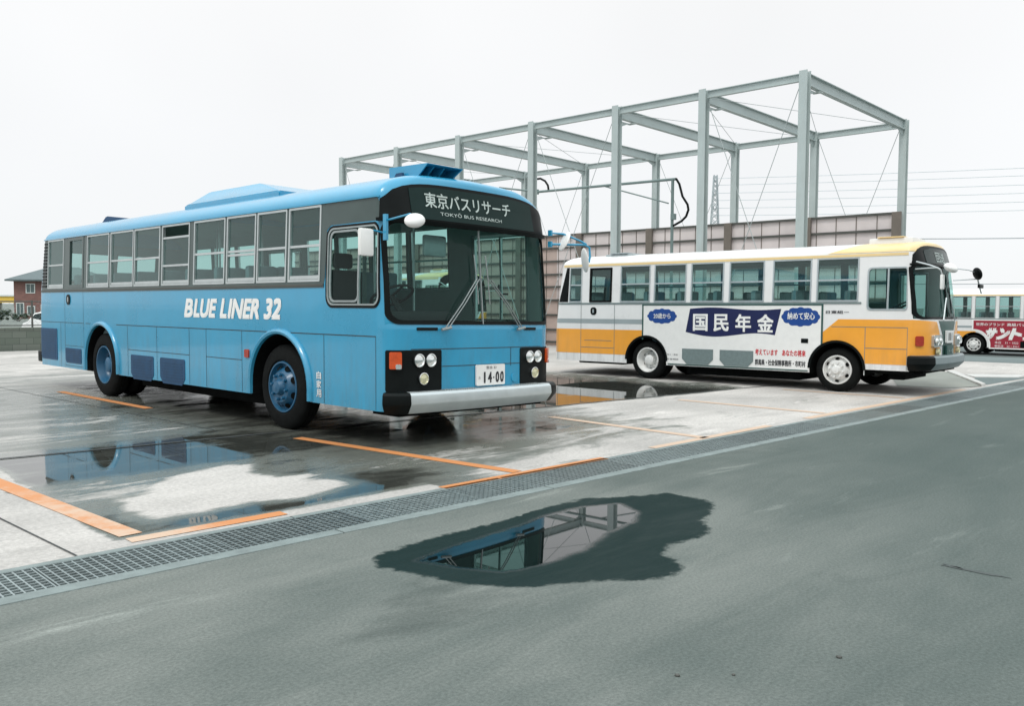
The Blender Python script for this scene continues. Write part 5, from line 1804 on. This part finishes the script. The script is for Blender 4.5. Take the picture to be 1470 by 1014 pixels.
# joints of the slab
bm = bmesh.new()
def joint(x0, y0, x1, y1, w):
    d = Vector((x1 - x0, y1 - y0)); q = Vector((-d.y, d.x)).normalized() * w / 2
    v = [bm.verts.new((x + s * q.x, y + s * q.y, .0055)) for x, y, s in ((x0, y0, 1), (x0, y0, -1), (x1, y1, -1), (x1, y1, 1))]
    f = bm.faces.new(v); f.normal_update()
    if f.normal.z < 0: f.normal_flip()
joint(1.95, drain_up(1.95) + .01, 1.93, 9.0, .012)
joint(-8, seam_y(-8) , 5.4, seam_y(5.4), .055)
joint(5.4, seam_y(5.4), 16.5, seam_y(16.5), .05)
joint(-2.0, drain_up(-2), -2.0, 28, .012)
joint(5.05, 9.3, 5.0, 28, .012)
props(obj("slab_joint", bm, M_SEAL), kind="structure")
# stains on the asphalt: small oil spots, a scuff
bm = bmesh.new()
for x, y, r, el in ((2.93, 1.78, .012, 2.2), (3.09, 1.62, .010, 1.6), (3.55, 1.38, .013, 2.2)):
    bmesh.ops.create_icosphere(bm, subdivisions=1, radius=r, matrix=Matrix.Translation((x, y, r * .3)) @ Matrix.Diagonal((1, el * .5, .5, 1)))
    p = obj("pebble", bm, M_RAIL, smooth=60)
    props(p, "tiny dark pebble lying on the grey asphalt", "pebble", "pebbles on the asphalt")
    bm = bmesh.new()
bm.free()
# low concrete ramp, its pale kerb, and the strips of paving beyond the yellow bus
def flat(name, P, z, mat, side=.0):
    bm = bmesh.new()
    zz = z if isinstance(z, (list, tuple)) else [z] * len(P)
    f = bm.faces.new([bm.verts.new((p[0], p[1], h)) for p, h in zip(P, zz)])
    f.normal_update()
    if f.normal.z < 0: f.normal_flip()
    if side:
        r = bmesh.ops.extrude_face_region(bm, geom=[f])
        bmesh.ops.translate(bm, verts=[g for g in r["geom"] if isinstance(g, bmesh.types.BMVert)], vec=(0, 0, side))
        bmesh.ops.recalc_face_normals(bm, faces=bm.faces[:])
    return props(obj(name, bm, mat), kind="structure")
M_RAMP = pmat("ramp_concrete", (.235, .25, .225), .85, var=.14, scale=1.2)
M_KERBW = pmat("kerb_concrete", (.52, .52, .50), .8, var=.1, scale=3)
flat("ramp", [(16.83, 5.58), (16.98, 4.72), (17.83, 4.42), (21.05, 5.86), (20.65, 6.52), (18.17, 6.11)], [.005, .005, .012, .03, .03, .008], M_RAMP)
flat("kerb", [(17.83, 4.40), (18.02, 4.38), (21.25, 5.80), (21.08, 5.92)], .0, M_KERBW, .05)
flat("pavement", [(18.3, 4.43), (22.4, 4.16), (20.62, 4.40), (20.05, 5.08), (19.7, 5.0)], .004, M_ROADX)
flat("kerb", [(20.05, 5.08), (20.62, 4.40), (21.40, 4.40), (20.75, 5.45), (20.6, 5.4)], .0, M_KERBW, .02)
flat("path", [(26.2, 2.0), (29.0, 2.0), (29.0, 14), (25.8, 14)], .004, M_ROADX)

rnd = random.Random(11)
M_OIL = pmat("oil_stain", (.045, .060, .057), .6, var=.25, scale=14)
for cx, cy, ln, wd, an in ((5.25, 1.30, .17, .022, 1.55), (5.27, 1.42, .06, .012, 1.3)):
    P = []
    for i in range(26):
        t = 2 * math.pi * i / 26
        k = 1 + rnd.uniform(-.22, .22)
        u, v_ = ln * math.cos(t) * k, wd * math.sin(t) * k
        P.append((cx + u * math.cos(an) - v_ * math.sin(an), cy + u * math.sin(an) + v_ * math.cos(an)))
    flat("oil_stain", P, .003, M_OIL)

# ------------------------------------------------------------------ buses placed
build_blue_bus()
yb, YB = build_yellow_bus("yellow_bus", "small white bus with orange panels and a pension advert board on its side")
place(yb, YB, 14.88, 4.456, 0.0247)
yb2, YB2 = build_yellow_bus("yellow_bus", "small white and orange bus without advert standing inside the steel frame", ad=False)
place(yb2, YB2, 19.3, 20.6, -.0086)
rb, RB, RW = build_red_ad_bus()
place(rb, RB, 40.6, 10.39 - RW, 0.0)
rb.location.z = LOW + .008


# ------------------------------------------------------------------ steel frame of the bus wash
def hbeam(p0, p1, h, w, up=(0, 0, 1), tf=.016, tw=.012):
    """I-section from p0 to p1: h along up, flange width w"""
    p0, p1, up = Vector(p0), Vector(p1), Vector(up)
    d = (p1 - p0).normalized()
    s = d.cross(up).normalized(); u = s.cross(d).normalized()
    P = [(-w / 2, -h / 2), (w / 2, -h / 2), (w / 2, -h / 2 + tf), (tw / 2, -h / 2 + tf), (tw / 2, h / 2 - tf), (w / 2, h / 2 - tf), (w / 2, h / 2), (-w / 2, h / 2), (-w / 2, h / 2 - tf), (-tw / 2, h / 2 - tf), (-tw / 2, -h / 2 + tf), (-w / 2, -h / 2 + tf)]
    bm = bmesh.new()
    a = [bm.verts.new(p0 + s * x + u * y) for x, y in P]
    c = [bm.verts.new(p1 + s * x + u * y) for x, y in P]
    for i in range(12): bm.faces.new((a[i], a[(i + 1) % 12], c[(i + 1) % 12], c[i]))
    bm.faces.new(a[::-1]); bm.faces.new(c)
    bmesh.ops.recalc_face_normals(bm, faces=bm.faces[:])
    return bm


FX, FY, FH, FW = 18.427, 8.24, 6.62, 6.196
QY = [0, 2.49, 5.03, 7.935, 10.91, 13.83, 16.83]
frame = empty("steel_frame", (FX, FY, 0), -.0086, "tall open frame of grey green steel columns and beams behind the buses", "steel frame")
for y in QY:
    for x in (0, FW):
        o = obj("column", hbeam((x, y, 0), (x, y, FH - (0 if x == 0 else .07)), .19, .19, (1, 0, 0)), M_FRAME, frame)
        bm = bmesh.new(); bx(bm, x - .22, x + .22, y - .22, y + .22, 0, .025)
        for sx in (-1, 1):
            for sy in (-1, 1): lathe(bm, [(.02, .02), (.06, .02), (.061, .001)], 'Z', 6, (x + sx * .17, y + sy * .17, 0))
        obj("base_plate", bm, M_FRAME, o)
    obj("cross_beam", hbeam((.098, y, FH - .17), (FW - .098, y, FH - .22), .26, .13), M_FRAME, frame)
    for x, sg in ((.10, 1), (FW - .10, -1)):
        bm = bmesh.new()
        prism(bm, [(x, FH - .36), (x + sg * .45, FH - .36), (x, FH - .52)] if sg > 0 else [(x, FH - .36), (x, FH - .52), (x - .45, FH - .36)], y - .007, y + .007, axis='Y')
        for k in range(3): bx(bm, x + sg * (.50 + k * .05) - .015, x + sg * (.50 + k * .05) + .015, y - .11, y + .11, FH - .365, FH - .345)
        obj("gusset", bm, M_FRAME, frame)
for a, c in zip(QY, QY[1:]):
    for x, z in ((0, FH - .13), (FW, FH - .20)):
        obj("side_beam", hbeam((x, a + .098, z), (x, c - .098, z), .17, .10), M_FRAME, frame)
def rod(p, q, r=.009):
    bm = bmesh.new(); tube(bm, [p, q], r, 5); obj("tie_rod", bm, M_ROD, frame)
for i, x in ((0, 0), (2, 0), (3, 0), (5, 0), (0, FW), (2, FW), (4, FW)):
    a, c = QY[i] + .13, QY[i + 1] - .13
    rod((x, a, FH - .35), (x, c, .3)); rod((x, c, FH - .35), (x, a, .3))
for i in (0, 1, 3, 5):
    a, c = QY[i] + .13, QY[i + 1] - .13
    rod((.13, a, FH - .2), (FW - .13, c, FH - .22), .007); rod((.13, c, FH - .2), (FW - .13, a, FH - .22), .007)

# spray pipe with its hoses inside the frame
pipe = empty("wash_pipe", (FX, FY, 0), -.0086, "thin grey overhead wash pipe on posts with black hoses inside the steel frame", "pipe")
bm = bmesh.new()
tube(bm, [(3, 12.1, 5.47), (3, 10.36, 5.18)], .03, 8); tube(bm, [(3, 10.36, 5.18), (3, 5.14, 5.10)], .04, 8)
tube(bm, [(3, 10.36, 5.10), (3, 10.36, 5.26)], .035, 8)
obj("pipe", bm, M_PIPE, pipe, 40)
for y, top_ in ((5.24, 5.10), (12.0, 5.46)):
    bm = bmesh.new(); tube(bm, [(3, y, 0), (3, y, top_)], .045, 8); bx(bm, 2.94, 3.06, y - .10, y + .02, 3.95, 4.12)
    obj("post", bm, M_PIPE, pipe, 40)
bm = bmesh.new(); tube(bm, [(3, 7.66, 5.12), (3, 5.37, 4.43)], .022, 6); obj("brace", bm, M_PIPE, pipe, 40)
bm = bmesh.new(); tube(bm, [(3, 5.13, 5.11), (3, 5.02, 4.95), (3, 4.91, 4.59), (3, 4.74, 4.35), (3, 4.71, 4.2), (3, 4.78, 4.02), (3, 4.92, 3.9), (3, 5.2, 3.78)], .035, 8); obj("hose", bm, M_BLACK, pipe, 60)
bm = bmesh.new(); tube(bm, [(3, 10.45, 5.60), (3, 10.25, 5.60), (3, 10.05, 5.50), (3, 9.93, 5.35), (3, 9.90, 5.19)], .035, 8); obj("hose", bm, M_BLACK, pipe, 60)

# sheet wall along the back row of columns
wall = empty("sheet_wall", (FX + FW - .245, FY, 0), -.0086, "long pinkish sheet screen wall with dark rails behind the steel frame", "wall")
YE = 29.0
bm = bmesh.new(); bx(bm, .06, .10, -.10, 12.0, 1.75, 4.05); obj("panel", bm, M_PANEL, wall)
bm = bmesh.new(); bx(bm, .06, .10, -.10, YE, 0, 1.745); bx(bm, .06, .10, 12.005, YE, 1.75, 4.05)
obj("lower_panel", bm, M_PANELB, wall)["label"] = "brown lower sheets"
bm = bmesh.new()
for k in range(52): bx(bm, .045, .06, -.05 + k * .57, -.03 + k * .57, .05, 4.04)
obj("joint_strip", bm, M_POSTB, wall)
for z in (4.03, 3.58, 3.10, 2.62, 2.17, 1.68, 1.14, .6, .15):
    bm = bmesh.new(); bx(bm, -.005, .05, -.10, YE, z - .032, z + .032); obj("rail", bm, M_RAIL, wall)
for y in [-.02] + [q for q in QY[1:]] + [19.7, 22.6, 25.5, 28.4]:
    bm = bmesh.new(); bx(bm, -.07, -.006, y - .12, y + .12, 0, 4.06); obj("post", bm, M_POSTB, wall)

# ------------------------------------------------------------------ far things
def cable(pts, r, label, mat, group):
    bm = bmesh.new()
    P = []
    for (a, c) in zip(pts, pts[1:]):
        a, c = Vector(a), Vector(c)
        sag = (c - a).length * .008
        for i in range(13):
            t = i / 12
            P.append(a.lerp(c, t) - Vector((0, 0, sag * 4 * t * (1 - t))))
    tube(bm, P, r, 5)
    return props(obj("power_cable", bm, mat), label, "cable", group)


cable([(50, 36, 6.55), (78, 5.3, 6.75)], .028, "dark overhead cable crossing the sky just above the yellow bus roof", M_WIRE, "near overhead cables")
cable([(50, 36, 3.42), (78, 5.3, 3.52)], .022, "lowest dark overhead cable passing just over the white bus roof", M_WIRE, "near overhead cables")
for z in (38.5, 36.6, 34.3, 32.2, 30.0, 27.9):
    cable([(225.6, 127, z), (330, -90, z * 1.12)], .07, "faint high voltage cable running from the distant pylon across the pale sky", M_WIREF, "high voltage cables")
# lattice pylon
py = empty("lattice_pylon", (225.5, 127.0, LOW), R(40), "distant lattice pylon seen between the columns of the steel frame", "pylon")
H, w0, w1 = 40.0, 4.2, .9
def pw(z): return w0 + (w1 - w0) * z / H
bm = bmesh.new()
for sx in (-1, 1):
    for sy in (-1, 1): tube(bm, [(sx * pw(0) / 2, sy * pw(0) / 2, 0), (sx * pw(H) / 2, sy * pw(H) / 2, H)], .14, 4)
obj("leg_frame", bm, M_PYLON, py)
bm = bmesh.new()
z = 0.0
while z < H - .5:
    z2 = min(H, z + max(1.3, pw(z) * .9))
    a, c = pw(z) / 2, pw(z2) / 2
    for k in range(4):
        m = Matrix.Rotation(R(90 * k), 3, 'Z')
        tube(bm, [m @ Vector((-a, -a, z)), m @ Vector((c, -c, z2))], .09, 4); tube(bm, [m @ Vector((a, -a, z)), m @ Vector((-c, -c, z2))], .09, 4)
    z = z2
obj("lattice", bm, M_PYLON, py)
for z, hw_ in ((38.2, 2.2), (34.4, 2.9), (30.4, 3.5)):
    bm = bmesh.new()
    for s in (-1, 1):
        tube(bm, [(s * hw_, 0, z + .2), (0, .3, z + .9)], .10, 4); tube(bm, [(s * hw_, 0, z + .2), (0, -.3, z)], .10, 4); tube(bm, [(s * hw_ * .5, 0, z + .55), (s * hw_ * .5, 0, z + .1)], .08, 4)
        tube(bm, [(s * hw_, 0, z + .2), (s * hw_, 0, z - .9)], .10, 5)
    obj("cross_arm", bm, M_PYLON, py)

# block wall and mesh fence along the far edge of the pad
M_BLOCK = bpy.data.materials.new("concrete_block"); M_BLOCK.use_nodes = True
n, l = M_BLOCK.node_tree.nodes, M_BLOCK.node_tree.links
b = n["Principled BSDF"]
t = n.new("ShaderNodeTexCoord")
mp = n.new("ShaderNodeMapping"); mp.inputs["Rotation"].default_value = (R(90), 0, 0)
br = n.new("ShaderNodeTexBrick")
br.inputs["Scale"].default_value = 1.0; br.inputs["Brick Width"].default_value = .4; br.inputs["Row Height"].default_value = .2
br.inputs["Mortar Size"].default_value = .006
br.inputs["Color1"].default_value = (.17, .19, .165, 1); br.inputs["Color2"].default_value = (.12, .145, .12, 1); br.inputs["Mortar"].default_value = (.07, .085, .075, 1)
l.new(t.outputs["Object"], mp.inputs[0]); l.new(mp.outputs[0], br.inputs[0]); l.new(br.outputs[0], b.inputs["Base Color"])
b.inputs["Roughness"].default_value = .9
bw = empty("block_wall", (0, 29.15, 0), 0, "low mossy concrete block wall at the far edge of the pad", "wall")
bm = bmesh.new(); bx(bm, -40, 24, 0, .15, 0, .66); obj("block_course", bm, M_BLOCK, bw)
bm = bmesh.new(); bx(bm, -40, 24, -.02, .17, .662, .72, bevel=.01); obj("coping", bm, M_BLOCK, bw)
fe = empty("mesh_fence", (0, 29.22, .72), 0, "thin dark post and rail mesh fence standing on the block wall", "fence")
bm = bmesh.new(); tube(bm, [(-40, 0, .80), (24, 0, .80)], .022, 6); obj("top_rail", bm, M_RAIL, fe, 40)
bm = bmesh.new(); tube(bm, [(-40, 0, .06), (24, 0, .06)], .018, 6); obj("bottom_rail", bm, M_RAIL, fe, 40)
x = -38.2
while x < 24:
    bm = bmesh.new(); tube(bm, [(x, 0, 0), (x, 0, .84)], .028, 6); obj("post", bm, M_RAIL, fe, 40); x += 2.4
bm = bmesh.new()
x = -40.0
while x < 24:
    for s in (1, -1):
        xa_, xb_ = (x, x + .74) if s > 0 else (x + .74, x)
        v = [bm.verts.new(p) for p in ((xa_ - .003, -.002 * s, .06), (xa_ + .003, -.002 * s, .06), (xb_ + .003, -.002 * s, .80), (xb_ - .003, -.002 * s, .80))]
        bm.faces.new(v)
    x += .16
o = obj("mesh", bm, M_WIRE, fe); o["kind"] = "stuff"

# brick house beyond the fence
M_BRICK = bpy.data.materials.new("red_brown_brick"); M_BRICK.use_nodes = True
n, l = M_BRICK.node_tree.nodes, M_BRICK.node_tree.links
b = n["Principled BSDF"]
t = n.new("ShaderNodeTexCoord"); mp = n.new("ShaderNodeMapping"); mp.inputs["Rotation"].default_value = (R(90), 0, 0)
br = n.new("ShaderNodeTexBrick"); br.inputs["Scale"].default_value = 1; br.inputs["Brick Width"].default_value = .5; br.inputs["Row Height"].default_value = .22
br.inputs["Mortar Size"].default_value = .012
br.inputs["Color1"].default_value = (.24, .125, .105, 1); br.inputs["Color2"].default_value = (.19, .10, .088, 1); br.inputs["Mortar"].default_value = (.16, .10, .09, 1)
l.new(t.outputs["Object"], mp.inputs[0]); l.new(mp.outputs[0], br.inputs[0]); l.new(br.outputs[0], b.inputs["Base Color"]); b.inputs["Roughness"].default_value = .85
M_TILE = pmat("grey_roof_tile", (.10, .135, .14), .6, var=.1, scale=2)
M_WFR = pmat("white_window_frame", (.62, .66, .64), .5, var=.05, scale=2)
hs = empty("brick_house", (38.6, 121.3, LOW), R(-44), "two storey red brown brick house with a grey hipped roof beyond the fence", "house")
# local x runs to the picture's right along the visible face, local y away
bm = bmesh.new(); bx(bm, 0, 9.0, 0, 8.0, 0, 4.95); obj("wall", bm, M_BRICK, hs)
bm = bmesh.new()
ez, rz = 4.8, 6.75
a = [bm.verts.new(p) for p in ((-.75, -.75, ez), (9.75, -.75, ez), (9.75, 8.75, ez), (-.75, 8.75, ez))]
a2 = [bm.verts.new(p) for p in ((-.75, -.75, ez + .2), (9.75, -.75, ez + .2), (9.75, 8.75, ez + .2), (-.75, 8.75, ez + .2))]
rr = [bm.verts.new((2.6, 4, rz)), bm.verts.new((6.4, 4, rz))]
bm.faces.new(a[::-1])
for i in range(4): bm.faces.new((a[i], a[(i + 1) % 4], a2[(i + 1) % 4], a2[i]))
bm.faces.new((a2[0], a2[1], rr[1], rr[0])); bm.faces.new((a2[1], a2[2], rr[1])); bm.faces.new((a2[2], a2[3], rr[0], rr[1])); bm.faces.new((a2[3], a2[0], rr[0]))
obj("roof", bm, M_TILE, hs)
for x, z, w, h in ((1.6, 3.35, .95, 1.05), (.35, .45, .8, 1.5), (1.7, .55, .8, 1.0), (3.4, .55, 1.3, 1.2), (4.4, 3.35, .95, 1.05), (6.6, 3.35, .95, 1.05)):
    bm = bmesh.new()
    bx(bm, x - .10, x, -.06, .02, z - .10, z + h + .10); bx(bm, x + w, x + w + .10, -.06, .02, z - .10, z + h + .10)
    bx(bm, x, x + w, -.06, .02, z - .10, z); bx(bm, x, x + w, -.06, .02, z + h, z + h + .10); bx(bm, x + w / 2 - .03, x + w / 2 + .03, -.05, .02, z, z + h)
    wf = obj("window", bm, M_WFR, hs)
    bm = bmesh.new(); bx(bm, x, x + w, -.012, .03, z, z + h); obj("pane", bm, pmat("house_glass", (.09, .13, .13), .1, var=.1, scale=1), wf)

# white hatchback, only its upper part shows over the wall
cr = empty("parked_car", (18.3, 54.2, LOW), R(-47), "white rounded hatchback parked beyond the fence in front of the brick house", "car")
M_CARW = pmat("car_white", (.78, .79, .78), .3, coat=.4, var=.03, scale=2)
M_CARG = pmat("car_glass", (.03, .045, .045), .08, var=.2, scale=2)
bm = bmesh.new()
prof = [(-.3, .25), (-.35, .55), (-.25, .85), (.0, .95), (.35, 1.42), (.7, 1.50), (1.8, 1.48), (2.45, 1.0), (3.3, .88), (3.5, .6), (3.45, .25)]
loops = []
for y, k in ((-.80, .93), (-.72, 1.0), (.72, 1.0), (.80, .93)):
    loops.append([bm.verts.new((x, y * (1 if z < 1 else .86), .25 + (z - .25) * k)) for x, z in prof])
for A_, C_ in zip(loops, loops[1:]):
    for i in range(len(prof)): bm.faces.new((A_[i], A_[(i + 1) % len(prof)], C_[(i + 1) % len(prof)], C_[i]))
bm.faces.new(loops[0]); bm.faces.new(loops[-1][::-1])
bmesh.ops.recalc_face_normals(bm, faces=bm.faces[:])
obj("body", bm, M_CARW, cr, 50)
for sgn in (-1, 1):
    bm = bmesh.new()
    prism(bm, [(.15, .98), (.42, 1.36), (.72, 1.42), (1.7, 1.40), (2.2, 1.0)], sgn * .74 - .012, sgn * .74 + .012, axis='Y'); obj("side_window", bm, M_CARG, cr)
    for x in (.45, 2.75):
        bm = bmesh.new(); lathe(bm, [(-.09, .001), (-.09, .28), (.09, .28), (.09, .001)], 'Y', 20, (x, sgn * .74, .29)); bmesh.ops.recalc_face_normals(bm, faces=bm.faces[:]); obj("wheel", bm, M_TYRE, cr, 40)

# canopy with a yellow fascia, far left
cp = empty("canopy", (51.5, 166.3, LOW), R(-48), "far canopy with a yellow fascia at the edge of the view", "canopy")
bm = bmesh.new(); bx(bm, -14, 1.9, 0, 8, 2.05, 3.15); obj("fascia", bm, pmat("yellow_fascia", (.75, .50, .08), .5, var=.05, scale=.3), cp)
bm = bmesh.new(); bx(bm, -14.2, 2.1, -.2, 8.2, 3.152, 3.4); obj("roof_edge", bm, M_WFR, cp)
for x in (-12, -5, 1.2):
    for y in (1, 7):
        bm = bmesh.new(); bx(bm, x - .2, x + .2, y - .2, y + .2, 0, 2.05); obj("post", bm, M_WFR, cp)


def leafy(name, loc, w, h, label, n_, seed, dark=1.0, group=None):
    rnd = random.Random(seed)
    root = empty(name, loc, 0, label, "shrub", group)
    bm = bmesh.new()
    for i in range(6):
        a = rnd.random() * 6.28
        tube(bm, [(0, 0, 0), (math.cos(a) * w * .2, math.sin(a) * w * .2, h * .4), (math.cos(a) * w * .35, math.sin(a) * w * .35, h * .8)], [.05, .03, .012], 5)
    obj("stem", bm, M_POSTB, root)
    bm = bmesh.new()
    clumps = [(rnd.uniform(-.4, .4) * w, rnd.uniform(-.4, .4) * w, rnd.uniform(.25, .85) * h, rnd.uniform(.15, .30) * min(w, h)) for _ in range(16)]
    for i in range(n_):
        c = clumps[rnd.randrange(16)]
        v = Vector((rnd.gauss(0, 1), rnd.gauss(0, 1), rnd.gauss(0, 1))).normalized() * c[3] * rnd.uniform(.4, 1.05)
        p = Vector(c[:3]) + v
        if p.z < .03: p.z = .03
        m = Matrix.Rotation(rnd.random() * 6.28, 3, 'Z') @ Matrix.Rotation(rnd.uniform(-1, 1), 3, 'X')
        s = rnd.uniform(.06, .13)
        q = [bm.verts.new(p + m @ Vector(o)) for o in ((-s, 0, 0), (0, -s * .5, .02), (s, 0, 0), (0, s * .5, .02))]
        f = bm.faces.new(q); f.material_index = rnd.choice((0, 0, 1))
    obj("foliage", bm, [pmat("leaf_green", (.045, .085, .05), .6, var=.3, scale=4), pmat("leaf_light", (.075, .115, .06), .6, var=.3, scale=4)], root)
    return root


leafy("shrub", (26.3, 88.6, LOW), 3.4, 1.5, "round dark shrub in front of the far canopy", 1500, 3, group="shrubs beyond the fence")
leafy("shrub", (23.6, 91.5, LOW), 3.0, 1.3, "dark shrub cut by the edge of the view beyond the block wall", 1200, 5, group="shrubs beyond the fence")
leafy("shrub", (33.5, 104.0, LOW), 3.2, 1.2, "low green shrub at the foot of the brick house", 1200, 9, group="shrubs beyond the fence")
